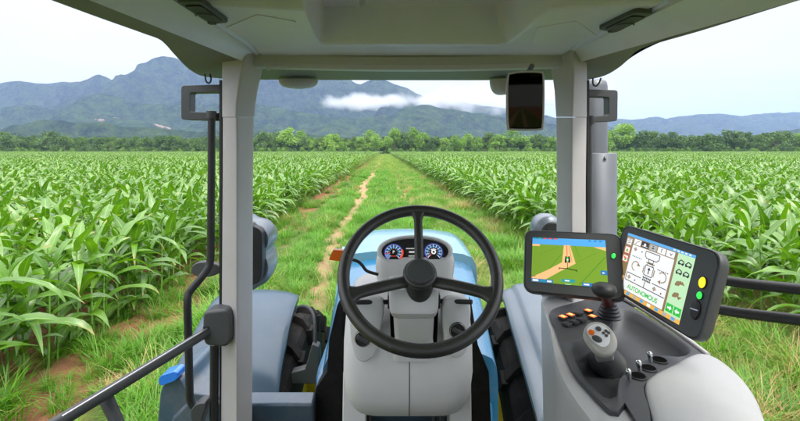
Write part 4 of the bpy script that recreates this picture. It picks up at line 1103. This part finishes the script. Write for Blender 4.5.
# fender bracket and arm
B = MB(); B.tube(curve([P(297, 312, 2.6), P(299, 307, 2.55), P(307, 307, 2.5), P(313, 314, 2.45), P(315, 328, 2.4), P(315, 350, 2.35)], 5), .010, M['black'], 12); fa = B.build('fender_arm', tractor, smooth=60)
B = MB(); B.prism([P(312, 344, 2.33), P(319, 347, 2.33), P(320, 384, 2.33), P(292, 384, 2.33), P(291, 373, 2.33), P(305, 369, 2.33)], (0, .06, 0), M['black2']); B.build('bracket', fa, bevel=.006)
# beam across and step block below the door
B = MB(); B.prism([Zp(222, 404, -.93), Zp(222, 391, -.93), Zp(316, 391, -.93), Zp(313, 404, -.93)], (0, 0, -.22), M['beam']); B.build('cross_beam', tractor, bevel=.012, seg=4)
B = MB(); pts = [P(154, 440, 1.62), P(157, 424, 1.62), P(160, 392, 1.62), P(163, 384, 1.62), P(180, 378, 1.62), P(186, 392, 1.62), P(222, 398, 1.62), P(222, 440, 1.62)]
B.prism(fillet(pts, .02, 4), (0, .28, 0), M['beam']); stp = B.build('step_block', tractor, bevel=.014, seg=4)
B = MB(); B.prism([P(166, 440, 1.60), P(172, 418, 1.60), P(186, 404, 1.60), P(226, 402, 1.60), P(226, 440, 1.60)], (0, .05, 0), M['beam']); B.build('step_cover', tractor, bevel=.012, seg=4)
pts = [P(158.5, 379, 1.60), P(161, 375.5, 1.60), P(174, 371.5, 1.60), P(177.5, 373, 1.60), P(178, 378.5, 1.60), P(174, 381.5, 1.60), P(161, 386, 1.60), P(158.5, 384.5, 1.60)]
B = MB(); B.prism(fillet(pts, .006, 3), (0, .06, 0), M['bluelens']); B.build('side_marker', stp, bevel=.006, seg=4)
B = MB(); pts = fillet([P(191, 421, 1.44), P(190, 411, 1.44), P(196, 404, 1.44), P(206, 403, 1.44), P(204, 412, 1.44), P(198, 432, 1.44)], .012, 4)
B.prism(pts, (0, .05, 0), M['black2']); B.build('rail_socket', tractor, bevel=.006)

# ---------------- right-hand console
ZC = -.50
def G(u, v, z=ZC): return Zp(u, v, z)
tray_o = [(550, 311), (572, 303), (596, 297), (612, 297), (628, 304), (648, 316), (676, 334), (704, 354), (690, 362), (664, 373), (649, 382), (644, 390), (650, 410), (652, 430), (640, 430), (634, 402), (627, 402), (617, 414), (608, 410), (590, 392), (573, 372), (563, 350), (556, 330)]
bowl = [(571, 346), (580, 340), (596, 334), (610, 326), (612, 312), (620, 309), (634, 312), (655, 324), (688, 348), (676, 357), (660, 352), (645, 360), (628, 372), (618, 380), (617, 394), (606, 397), (594, 386), (582, 372)]
def star(px, z, n=96):
    pts = [G(u, v, z) for u, v in px]; pts = curve(pts, 8, closed=True); return pts
def radial(px, c, z, n=120, k=8):                # outline read off by angle round c
    pts = curve([G(u, v, z) for u, v in px], k, closed=True); o = []
    for i in range(n):
        a = 2 * math.pi * i / n; d = Vector((math.cos(a), math.sin(a), 0)); best = None
        for p, q in zip(pts, pts[1:] + pts[:1]):
            e = q - p; den = d.x * e.y - d.y * e.x
            if abs(den) < 1e-9: continue
            w = p - c; t = (w.x * e.y - w.y * e.x) / den; s = (w.x * d.y - w.y * d.x) / den
            if t > 0 and -1e-6 <= s <= 1.000001 and (best is None or t > best): best = t
        o.append(Vector((c.x, c.y, H + z)) + d * (best or .01))
    return o
cb = G(612, 352, ZC); cb2 = Vector((cb.x, cb.y, 0))
body = [(541, 296), (549, 330), (556, 366), (572, 398), (592, 425), (606, 450), (700, 450), (770, 450), (764, 421), (752, 398), (736, 380), (714, 362), (696, 349), (660, 325), (622, 303), (605, 296), (560, 290)]
B = MB(); pb = [G(u, v, ZC - .004) for u, v in body]; pb = fillet(pb, .02, 4)
cc = sum(pb, Vector()) / len(pb)
def shrink(r, k, z): return [Vector((cb.x + (p.x - cb.x) * k, cb.y + (p.y - cb.y) * k, H + z)) for p in r]
rb, ro = radial(body, cb2, ZC, 160, 3), radial(tray_o, cb2, ZC, 160)
B.rings([shrink(ro, .97, ZC - .07), shrink(ro, .97, ZC), shrink(ro, .985, ZC), shrink(rb, .975, ZC), shrink(rb, .992, ZC - .006), shrink(rb, 1, ZC - .02), shrink(rb, 1, ZC - .08), shrink(rb, .94, ZC - .5)], M['arm'], False, True); cons = B.build('side_console', tractor, smooth=60)
# armrest pad: domed cushion
arm = [(644, 391), (650, 381), (672, 369), (697, 357), (716, 361), (738, 378), (754, 398), (764, 421), (768, 445), (720, 452), (664, 446), (650, 418)]
ap = curve([G(u, v, ZC) for u, v in arm], 4, closed=True); cc = sum(ap, Vector()) / len(ap)
B = MB(); B.rings([[cc + (p - cc) * k + EZ * h for p in ap] for k, h in ((1.0, -.05), (1.0, -.002), (.985, .006), (.95, .011), (.88, .014), (.7, .017), (.3, .019), (.05, .019))], M['arm']); B.build('armrest', cons, smooth=70)
# tray: black frame plate with a sunk bowl
ro, ri = radial(tray_o, cb2, ZC + .008), radial(bowl, cb2, ZC + .008)
B = MB()
def shrink(r, k, z): return [Vector((cb.x + (p.x - cb.x) * k, cb.y + (p.y - cb.y) * k, H + z)) for p in r]
B.rings([shrink(ro, 1, ZC - .01), shrink(ro, 1, ZC + .004), shrink(ro, .985, ZC + .009), shrink(ri, 1.04, ZC + .009), shrink(ri, 1.0, ZC + .005), shrink(ri, .95, ZC - .012), shrink(ri, .86, ZC - .035), shrink(ri, .74, ZC - .047), shrink(ri, .3, ZC - .05), shrink(ri, .01, ZC - .05)], M['tray'], False, False)
tray = B.build('control_tray', cons, smooth=50)
# cream edge strip along the outer side of the tray
B = MB(); B.tube(curve([G(624, 298, ZC + .012), G(650, 314, ZC + .012), G(680, 334, ZC + .012), G(708, 355, ZC + .010)], 5), .006, M['trim'], 10); B.build('edge_trim', cons, smooth=60)
# push switches
def sw(u, v, lit):
    c = G(u, v, ZC + .011); e1 = (G(u + 6, v - 2.2, ZC) - G(u, v, ZC)).normalized(); e2 = EZ.cross(e1)
    B = MB(); B.prism(rrect(c, e1, e2, .0105, .011, .002, 3), (0, 0, .006), M['black2']); o = B.build('push_switch', tray, bevel=.0015, seg=2, label='orange lit push switch' if lit else None)
    B = MB(); B.prism(rrect(c + EZ * .0062, e1, e2, .0085 if lit else .0075, .009 if lit else .007, .002, 3), (0, 0, .0008), M['lit'] if lit else M['tray']); B.build('button_face', o)
    if lit:
        B = MB(); B.prism(rrect(c + EZ * .0072, e1, e2, .003, .006, .002, 3), (0, 0, .0004), M['litc']); B.build('symbol', o)
for u, v, l in ((563, 318.5, 1), (570.5, 316.5, 1), (578, 314.5, 0), (567, 325, 0), (574.3, 323, 0), (581.3, 320.8, 0), (588.3, 312.3, 1), (592.6, 318, 1)): sw(u, v, l)
# cup wells with toggles
for (u, v), (a, b) in (((637.5, 375.8), (629.5, 375)), ((648, 368), (640, 366.3)), ((659, 360), (651, 357.5))):
    c = G(u, v, ZC + .0105)
    B = MB()
    def cr_(r, h): return [c + Vector((r * math.cos(q), r * math.sin(q), h)) for q in [2 * math.pi * i / 32 for i in range(32)]]
    B.rings([cr_(.0185, -.002), cr_(.0185, .001), cr_(.0165, .002), cr_(.0150, .0005), cr_(.0145, -.0005)], M['black'], False, False)
    B.rings([cr_(.0152, .0012), cr_(.001, .0010)], M['gap_shade'], False, False); wl_ = B.build('finger_well', tray, smooth=50)  # flat black disc paints the shade inside the well
    p0 = G(a, b + 4, ZC + .012); p1 = P(a - 1.5, b - 5, p0.y - .003)
    B = MB(); B.tube([p0, p0 + (p1 - p0) * .5, p1, p1 + (p1 - p0) * .08], [.0045, .0055, .006, .004], M['chrome'], 12); B.build('toggle', wl_, smooth=60)
# multi-function joystick
def frame(ax):
    ax = ax.normalized(); e1 = (EX - ax * EX.dot(ax)).normalized(); return e1, ax.cross(e1)
M['stone'] = mat('pale_grip_plastic', (.50, .49, .45), .38, bump=.2, bscale=900, var=.05)
jb = G(607, 366, ZC - .045); jt = P(601, 346, .985)
ax = jt - jb; e1, e2 = frame(ax); B = MB(); rr = []
for k in range(13):
    t = k / 12; c = jb + ax * t * .62; r = .044 * (1 - .46 * t) * (1.09 if k % 2 else .88)
    rr.append([c + e1 * r * math.cos(a) * 1.0 + e2 * r * math.sin(a) for a in [2 * math.pi * i / 32 for i in range(32)]])
B.rings(rr, M['tray']); joy = B.build('joystick', tray, smooth=20)
B = MB(); n0 = jb + ax * .56; n1 = P(601, 341, .965); e1, e2 = frame(n1 - n0)
B.rings([rrect(n0 + (n1 - n0) * t, e1, e2, w_, h_, .008, 5) for t, w_, h_ in ((0, .020, .017), (.35, .0195, .016), (.7, .022, .018), (1, .026, .022))], M['stone']); nk = B.build('stem', joy, smooth=50)
PJ = Plane(P(598.5, 336, .945), (-.25, -.72, .66))
oh = curve([PJ.at(u, v) for u, v in [(583.5, 331), (587, 324), (594, 321.2), (602, 322), (610, 327), (616, 335), (618, 344), (614, 352), (606, 355.5), (597, 352.5), (589, 344), (584.5, 337)]], 4, closed=True)
cc = sum(oh, Vector()) / len(oh)
B = MB(); B.rings([[cc + (p - cc) * k - PJ.n * h for p in oh] for k, h in ((.60, .046), (.86, .036), (.98, .022), (1, .012), (.97, .004), (.90, .0))], M['stone']); hd = B.build('grip', joy, smooth=60)
of = curve([PJ.at(u, v, .001) for u, v in [(586.5, 331), (589.5, 326.5), (595, 324.5), (602, 325.5), (608, 330), (610, 337), (609, 344), (604, 347.5), (597, 344.5), (590.5, 338.5)]], 4, closed=True)
M['white'] = mat('white_plastic', (.86, .87, .87), .3)
B = MB(); B.prism(of, PJ.n * .002, M['white']); fp = B.build('face_plate', hd, bevel=.0008, seg=2)
def jbutton(u, v, r1, r2, m, h=.003):
    a, b = PJ.at(u, v, .003), PJ.at(u + 3, v + 1.2, .003); x = (b - a).normalized(); y = PJ.n.cross(x)
    B = MB(); B.rings([[a + x * r1 * k * math.cos(q) + y * r2 * k * math.sin(q) + PJ.n * hh for q in [2 * math.pi * i / 24 for i in range(24)]] for k, hh in ((1, -.001), (1, h * .7), (.85, h))], M[m]); B.build('button', hd, smooth=40)
jbutton(591.3, 332.6, .0062, .0060, 'orange'); jbutton(598.4, 329, .0060, .0050, 'black2'); jbutton(597, 339, .0105, .0068, 'black2')
for du, dv in ((0, -2.6), (3, -.6), (-3, -.4), (.4, 2.2)): jbutton(606 + du * .85, 333.5 + dv, .0032, .003, 'black2', .002)
# second lever with a knob
c0 = G(609, 317, ZC + .008)
B = MB(); rr = []
for k in range(11):
    t = k / 10; r = .036 * (1 - .5 * t) * (1.07 if k % 2 else .93); rr.append([c0 + Vector((r * math.cos(a), r * math.sin(a), .045 * t)) for a in [2 * math.pi * i / 32 for i in range(32)]])
B.rings(rr, M['tray']); lv = B.build('range_lever', tray, smooth=20)
B = MB(); kc = P(604, 290.5, 1.15)
B.tube([c0 + EZ * .04, (c0 + EZ * .04) * .5 + kc * .5, kc], [.016, .014, .020], M['redb'], 20); B.build('neck', lv, smooth=60)
B = MB(); B.rings([[kc + Vector((r * math.cos(a), r * math.sin(a), h)) for a in [2 * math.pi * i / 32 for i in range(32)]] for r, h in ((.018, -.016), (.028, -.008), (.032, .002), (.029, .012), (.019, .018), (.004, .0195))], M['black']); B.build('knob', lv, smooth=70)
# post carrying the monitors
B = MB(); B.prism(fillet([G(541, 297, -.49), G(562, 296, -.49), G(604, 294, -.49), G(600, 284, -.49), G(545, 285, -.49)], .01, 3), (0, 0, .06), M['arm']); B.build('monitor_plinth', cons, bevel=.006)

# ---------------- monitors
def monitor(scr, width, case, depth, name_label, bev=.006):
    c = quad_plane(scr, width); n = (c[1] - c[0]).cross(c[3] - c[0]).normalized()
    if n.dot(c[0] - Vector((0, 0, H))) > 0: n = -n
    pl = Plane(c[0], n)
    oc = fillet([pl.at(u, v, .004) for u, v in case], .030 if width < .23 else .036, 7); cc = sum(oc, Vector()) / len(oc)
    B = MB(); 
    B.rings([[cc + (p - cc) * k + n * h for p in oc] for k, h in ((.80, -depth - .008), (.93, -depth), (.985, -depth + .012), (1, -depth * .35), (1, -.004), (.99, .0), (.975, .0015), (.968, -.001), (.955, .0015), (.90, .0005), (.5, .0003))], M['black2'])
    mo = B.build('monitor', tractor, smooth=35, label=name_label)
    return mo, c, n, pl
class Sheet:
    def __init__(s, c, n): s.c = c; s.n = n; s.B = MB(); s.k = 0
    def at(s, x, y, off=0):       # x right, y down, 0..1
        a = s.c[0] * (1 - x) * (1 - y) + s.c[1] * x * (1 - y) + s.c[2] * x * y + s.c[3] * (1 - x) * y
        return a + s.n * (.0052 + off)
    def poly(s, pts, m, lay=1): s.B.face([s.at(x, y, lay * .00025) for x, y in pts], M[m])
    def rect(s, x0, y0, x1, y1, m, lay=1): s.poly([(x0, y0), (x1, y0), (x1, y1), (x0, y1)], m, lay)
    def line(s, pts, w, m, lay=2, asp=1.35):
        for (a, b), (c, d) in zip(pts, pts[1:]):
            dx, dy = (c - a) * asp, d - b; L = math.hypot(dx, dy) or 1; nx_, ny_ = -dy / L * w / asp, dx / L * w
            s.poly([(a + nx_, b + ny_), (c + nx_, d + ny_), (c - nx_, d - ny_), (a - nx_, b - ny_)], m, lay)
    def frame(s, x0, y0, x1, y1, w, m, lay=2): s.line([(x0, y0), (x1, y0), (x1, y1), (x0, y1), (x0, y0)], w, m, lay)
    def ring(s, x, y, r, w, m, a0=0, a1=360, lay=2, asp=1.35):
        n = 20; s.line([(x + r / asp * math.cos(R(a0 + (a1 - a0) * i / n)), y + r * math.sin(R(a0 + (a1 - a0) * i / n))) for i in range(n + 1)], w, m, lay, asp)
    def disc(s, x, y, r, m, lay=2, asp=1.35): s.poly([(x + r / asp * math.cos(R(i * 20)), y + r * math.sin(R(i * 20))) for i in range(18)], m, lay)
    def text(s, t, x, y, h, m, lay=3, wide=1.):
        o = s.at(x, y, lay * .00025); ex = (s.at(1, y) - s.at(0, y)).normalized() * wide; ey = (s.at(x, 0) - s.at(x, 1)); L = ey.length; ey.normalize()
        text_faces(s.B, t, o, ex, ey, h * L, M[m], .025)
# field-map monitor
mo, c, n, pl = monitor([(533, 238), (605.5, 241), (608.5, 289), (531.6, 282)], .215, [(524.5, 229.5), (622, 234), (626, 302), (523, 291.5)], .035, 'left monitor showing a green field map with a tan track')
S = Sheet(c, n)
def C(x, y):                    # the map was read off at 5x: back to screen fractions
    p = pl.at(x / 5.008 + 520, y / 5.008 + 220); a = c[0]; ux = c[1] - a; uy = c[3] - a
    q = p - a; uu, vv, uv = ux.dot(ux), uy.dot(uy), ux.dot(uy); qa, qb = q.dot(ux), q.dot(uy); D = uu * vv - uv * uv
    return max(0, min(1, (qa * vv - qb * uv) / D)), max(0, min(1, (qb * uu - qa * uv) / D))
S.rect(0, 0, 1, 1, 'e_green', 0); S.rect(0, 0, 1, .155, 'e_sky', 1)
def cp(pts, m, lay=2): S.poly([C(*p) for p in pts], m, lay)
S.rect(0, .0, .36, .03, 'e_navy', 2)
for k, m in enumerate(('e_teal', 'e_lime', 'e_red', 'e_red', 'e_red')): S.rect(.01 + k * .075, .005, .01 + k * .075 + .045, .03, m, 3)
for k in range(3): S.rect(.78 + k * .07, .02, .815 + k * .07, .045, 'e_navy', 3)
S.rect(0, .155, .11, .20, 'e_tan', 2)
S.poly([(.84, .165), (1, .155), (1, .235)], 'e_tan', 2)
cp([(221, 130), (252, 130), (280, 222), (200, 262), (104, 318), (58, 312), (62, 288), (140, 253), (212, 215)], 'e_tan')
S.line([C(236, 130), C(238, 205)], .006, 'e_red', 3); S.line([C(247, 132), C(262, 215)], .004, 'e_brown', 3)
S.line([C(300, 328), C(430, 188)], .005, 'e_green2', 3); S.line([C(150, 245), C(215, 168)], .004, 'e_green2', 3)
for k in range(9):
    a, b = 100 + k * 11, 175 - k * 4.2; S.line([C(a, b), C(a + 6, b - 2.4)], .004, 'e_green2', 3)
    a, b = 288 + k * 11, 215 - k * 5.4; S.line([C(a, b), C(a + 6, b - 2.8)], .004, 'e_green2', 3)
S.line([C(275, 132), C(300, 190)], .003, 'e_green2', 3)
S.line([C(198, 244), C(240, 247), C(285, 257)], .008, 'e_black', 4); S.line([C(239, 215), C(240, 247)], .005, 'e_black', 4)
S.line([C(198, 240), C(198, 252)], .006, 'e_black', 4); S.line([C(285, 252), C(286, 263)], .006, 'e_black', 4)
for a, b, w_, h_, m in ((231, 208, 5, 10, 'e_black'), (248, 208, 5, 10, 'e_black'), (232, 192, 4, 6, 'e_black'), (247, 192, 4, 6, 'e_black'), (239.5, 200, 6, 11, 'e_lime'), (239.5, 203, 4, 4, 'e_white')):
    cp([(a - w_, b - h_), (a + w_, b - h_), (a + w_, b + h_), (a - w_, b + h_)], m, 5 if m != 'e_white' else 6)
cp([(211, 298), (276, 302), (277, 318), (210, 313)], 'e_teal', 4); cp([(226, 304), (250, 306), (250, 312), (226, 310)], 'e_white', 5)
cp([(222, 321), (266, 325), (266, 334), (222, 330)], 'e_lime', 4); cp([(228, 324), (258, 327), (258, 331), (228, 328)], 'e_white', 5)
cp([(405, 256), (440, 259), (441, 281), (406, 277)], 'e_navy', 4); cp([(414, 264), (428, 270), (416, 274)], 'e_white', 5)
S.rect(0, .93, .30, 1, 'e_navy', 4); S.rect(.02, .945, .1, .985, 'e_white', 5); S.rect(.12, .95, .2, .98, 'e_teal', 5); S.rect(.22, .95, .28, .985, 'e_white', 5)
S.rect(.0, .865, .06, .885, 'e_brown', 4)
S.rect(.68, .93, .84, 1, 'e_navy', 4); S.rect(.70, .95, .77, .98, 'e_white', 5)
S.B.build('screen', mo, smooth=0)
# green lamp of the first monitor
def lamp(pl, u, v, r, m, parent, elong=1.15, nm='indicator_light'):
    a, b = pl.at(u, v, .0055), pl.at(u + 3, v + .8, .0055); x = (b - a).normalized(); y = pl.n.cross(x)
    B = MB(); B.rings([[a + x * r * k * math.cos(q) + y * r * elong * k * math.sin(q) + pl.n * hh for q in [2 * math.pi * i / 24 for i in range(24)]] for k, hh in ((1.18, -.001), (1.15, .0015), (1, .001))], M['black'], False, True)
    o = B.build(nm, parent, smooth=40)
    B = MB(); B.rings([[a + x * r * k * math.cos(q) + y * r * elong * k * math.sin(q) + pl.n * hh for q in [2 * math.pi * i / 24 for i in range(24)]] for k, hh in ((1, .0012), (.85, .003), (.4, .004), (.05, .0042))], M[m], False, True); B.build('lens', o, smooth=60)
lamp(pl, 613.6, 256, .0055, 'green', mo, 1.5)
# implement monitor
scr2 = [(630, 233.3), (698.3, 256.2), (681, 325.6), (615.5, 288.5)]
mo, c, n, pl = monitor(scr2, .252, [(623.5, 223.5), (724.5, 253), (700.5, 346), (608, 287)], .034, 'right monitor showing a white implement diagram')
S = Sheet(c, n)
S.rect(0, 0, 1, 1, 'e_brown', 0)
S.rect(0, 0, 1, .045, 'e_sky', 1); S.rect(0, .94, 1, 1, 'e_orange', 1)
for k in range(9): S.rect(k / 9, .945, k / 9 + .05, .99, ('e_sky', 'e_white', 'e_sky', 'e_grey')[k % 4], 2)
for k in range(5): S.rect(.72 + k * .05, .012, .75 + k * .05, .032, 'e_white', 2)
S.rect(.13, .165, .76, .93, 'e_white', 1); S.rect(.79, .045, 1, .94, 'e_pale', 1)
for k in range(5):
    x0 = .13 + k * .126; S.rect(x0 + .004, .055, x0 + .122, .155, 'e_black' if k == 1 else 'e_grey' if k == 2 else 'e_white', 1); S.frame(x0 + .004, .055, x0 + .122, .155, .003, 'e_brown', 2)
S.line([(.16, .145), (.20, .09), (.225, .08)], .006, 'e_brown', 3)
S.disc(.318, .105, .025, 'e_white', 3); S.line([(.28, .13), (.36, .13)], .005, 'e_white', 3)
S.disc(.445, .1, .026, 'e_black', 3); S.disc(.433, .095, .009, 'e_white', 4); S.disc(.457, .095, .009, 'e_white', 4)
S.line([(.571, .075), (.571, .135)], .005, 'e_black', 3); S.disc(.571, .08, .01, 'e_black', 3)
S.line([(.69, .09), (.705, .125), (.72, .09)], .005, 'e_black', 3)
# left column cells
for k, (m, m2) in enumerate((('e_grey', 'e_white'), ('e_red', 'e_white'), ('e_red', 'e_white'))):
    y0 = .075 + k * .15; S.rect(.015, y0, .105, y0 + .12, m, 1); S.rect(.022, y0 + .01, .098, y0 + .11, m2, 2)
S.line([(.035, .13), (.085, .12)], .006, 'e_brown', 3); S.line([(.035, .16), (.085, .15)], .006, 'e_brown', 3); S.line([(.035, .10), (.085, .09)], .006, 'e_brown', 3)
S.poly([(.03, .32), (.06, .25), (.09, .32)], 'e_orange', 3); S.disc(.06, .29, .02, 'e_lime', 4)
S.poly([(.03, .40), (.09, .42), (.06, .48)], 'e_red', 3); S.disc(.07, .45, .02, 'e_lime', 4)
for k in range(2):
    y0 = .72 + k * .10; S.rect(.03, y0, .12, y0 + .08, 'e_pale' if 0 else 'e_tan', 2); S.disc(.075, y0 + .04, .024, 'e_brown', 3); S.disc(.075, y0 + .04, .01, 'e_white', 4)
# tractor and implement drawing
def L(pts, w=.0062, m='e_black'): S.line(pts, w, m, 3)
L([(.36, .19), (.36, .26), (.39, .30), (.54, .30), (.57, .26), (.57, .19), (.36, .19)])
L([(.43, .30), (.43, .35), (.50, .35), (.50, .30)])
S.rect(.425, .345, .505, .375, 'e_brown', 3); L([(.40, .36), (.53, .36)], .006)
L([(.405, .40), (.405, .56), (.525, .56), (.525, .40), (.405, .40)]); L([(.385, .43), (.385, .54)], .009, 'e_brown'); L([(.545, .43), (.545, .54)], .009, 'e_brown')
L([(.42, .375), (.42, .40)]); L([(.51, .375), (.51, .40)])
L([(.465, .53), (.465, .45)], .009); S.poly([(.44, .465), (.465, .42), (.49, .465)], 'e_black', 3)
for k in range(5): L([(.415 + k * .025, .58), (.415 + k * .025, .66)], .006)
L([(.40, .60), (.53, .60)]); L([(.40, .64), (.53, .64)])
L([(.13, .52), (.385, .60)], .003) if 0 else None
L([(.15, .635), (.38, .635)]); L([(.55, .635), (.755, .635)]); L([(.15, .635), (.15, .76), (.755, .76)]); L([(.45, .66), (.45, .76)])
S.ring(.255, .49, .075, .008, 'e_brown', 90, 330, 3); S.poly([(.29, .42), (.33, .47), (.275, .475)], 'e_brown', 4)
S.ring(.665, .49, .075, .008, 'e_brown', -150, 90, 3); S.poly([(.655, .535), (.62, .57), (.665, .60)], 'e_brown', 4)
for x, y in ((.19, .225), (.20, .70), (.60, .70), (.66, .35)):
    if x < .65: S.ring(x, y, .022, .006, 'e_brown', 0, 360, 3); L([(x - .03, y), (x + .03, y)], .004, 'e_brown'); L([(x, y - .04), (x, y + .04)], .004, 'e_brown'); S.disc(x, y, .01, 'e_brown', 4)
for x, y in ((.30, .23), (.30, .71), (.70, .72)): S.disc(x, y, .013, 'e_black', 3)
for x0, y in ((.17, .345), (.58, .40)):
    for k in range(6): L([(x0 + k * .027, y), (x0 + k * .027 + .016, y)], .007)
S.text('AUTONOMOUS', .445, .885, .10, 'e_lime')
# right column icons
for y0 in (.10, .24):
    S.rect(.80, y0, .99, y0 + .11, 'e_pale', 2)
    for x0 in (.815, .905): L([(x0, y0 + .08), (x0 + .03, y0 + .03), (x0 + .07, y0 + .05), (x0 + .07, y0 + .09), (x0, y0 + .09)], .008); S.disc(x0 + .015, y0 + .09, .018, 'e_black', 4); S.disc(x0 + .06, y0 + .09, .018, 'e_black', 4)
for y0 in (.42, .59):
    S.disc(.875, y0 + .05, .036, 'e_brown', 3); S.disc(.90, y0 + .03, .026, 'e_brown', 3); S.disc(.855, y0 + .07, .022, 'e_brown', 3)
    S.poly([(.89, y0 + .05), (.925, y0), (.96, y0 + .05)], 'e_brown', 3) if y0 < .5 else S.poly([(.89, y0 + .05), (.925, y0 + .1), (.96, y0 + .05)], 'e_brown', 3)
for x0, f in ((.80, 1), (.90, -1)):
    S.rect(x0, .79, x0 + .09, .91, 'e_lime', 2)
    xx = [x0 + .02, x0 + .05, x0 + .05, x0 + .075, x0 + .05, x0 + .05, x0 + .02]; yy = [.835, .835, .81, .85, .89, .865, .865]
    if f < 0: xx = [2 * x0 + .09 - q for q in xx]
    S.poly(list(zip(xx, yy)), 'e_white', 3)
S.B.build('screen', mo, smooth=0)
lamp(pl, 702.5, 282.6, .0092, 'yell', mo, 1.35); lamp(pl, 699.8, 295.5, .0070, 'green', mo, 1.2)
a, b = pl.at(696, 310, .0045), pl.at(699, 311, .0045); x = (b - a).normalized(); y = pl.n.cross(x)
if y.z < 0: y = -y
B = MB(); B.rings([[a + x * .012 * k * math.cos(q) + y * .021 * k * math.sin(q) + pl.n * hh for q in [2 * math.pi * i / 32 for i in range(32)]] for k, hh in ((1.08, -.001), (1.05, .0015), (1, .001), (.95, .004), (.8, .005))], M['black']); rk = B.build('rocker_switch', mo, smooth=50)
B = MB(); B.prism(rrect(a + pl.n * .0045, x, y, .0105, .0011, .0004, 2), pl.n * .0012, M['steel']); B.build('ridge', rk)
# monitor arms down to the plinth
B = MB(); B.tube([P(590, 285, 1.36), G(585, 292, -.45)], .018, M['black'], 12); B.build('monitor_arm', cons)

# ---------------- rear of the cab, seen only in the mirror
B = MB(); B.prism([(-.62, -1.15, H - 1.3), (.72, -1.15, H - 1.3), (.72, -1.15, H - .05), (-.62, -1.15, H - .05)], (0, -.05, 0), M['black2']); B.build('rear_wall', tractor, bevel=.01)
for x in (-.66, .74):
    B = MB(); B.tube([(x, -1.12, H - 1.3), (x, -1.12, H + .3)], .04, M['black2'], 12); B.build('rear_pillar', tractor)
B = MB(); B.prism([(-.60, -1.15, H - 1.32), (.70, -1.15, H - 1.32), (.62, 1.45, H - 1.32), (-.52, 1.45, H - 1.32)], (0, 0, -.05), M['rubber']); B.build('cab_floor', tractor)
B = MB(); B.rings([rrect(Vector((0.02, -.42 - .05 * k, H - .72 + z)), EX, EY, wd, .06, .05, 5) for k, (z, wd) in enumerate(((0, .22), (.2, .25), (.45, .24), (.6, .2), (.64, .13)))], M['seat']); se = B.build('seat_back', tractor, smooth=60)
B = MB(); B.prism(rrect(Vector((.02, -.22, H - .86)), EX, EY, .25, .24, .06, 6), (0, 0, .13), M['seat']); B.build('seat_cushion', tractor, bevel=.03, seg=4)
# body under the cab
B = MB(); B.prism([(-.30, -1.1, .7), (.39, -1.1, .7), (.39, 3.3, .7), (-.30, 3.3, .7)], (0, 0, .5), M['black2']); B.build('chassis', tractor, bevel=.02)
for x in (-1.0, 1.09):
    B = MB(); rr = []
    for i in range(49):
        a = 2 * math.pi * i / 48; rr.append([Vector((x + p * .45, -.7 + math.cos(a) * .92 * r, .92 + math.sin(a) * .92 * r)) for p, r in ((-.5, .5), (-.5, .9), (-.4, 1), (.4, 1), (.5, .9), (.5, .5))])
    B.rings(rr, M['rubber'], False, False, closed=False); rw = B.build('rear_wheel', tractor, smooth=30)
    B = MB(); rr = [[Vector((x + p * .45, -.7 + math.cos(a) * .92 * r, .92 + math.sin(a) * .92 * r)) for p, r in ((-.48, .5), (-.2, .45), (-.2, .05), (.2, .05), (.2, .45), (.48, .5))] for a in [2 * math.pi * i / 48 for i in range(49)]]
    B.rings(rr, M['yellow'], False, False, closed=False); B.build('rim', rw, smooth=30)
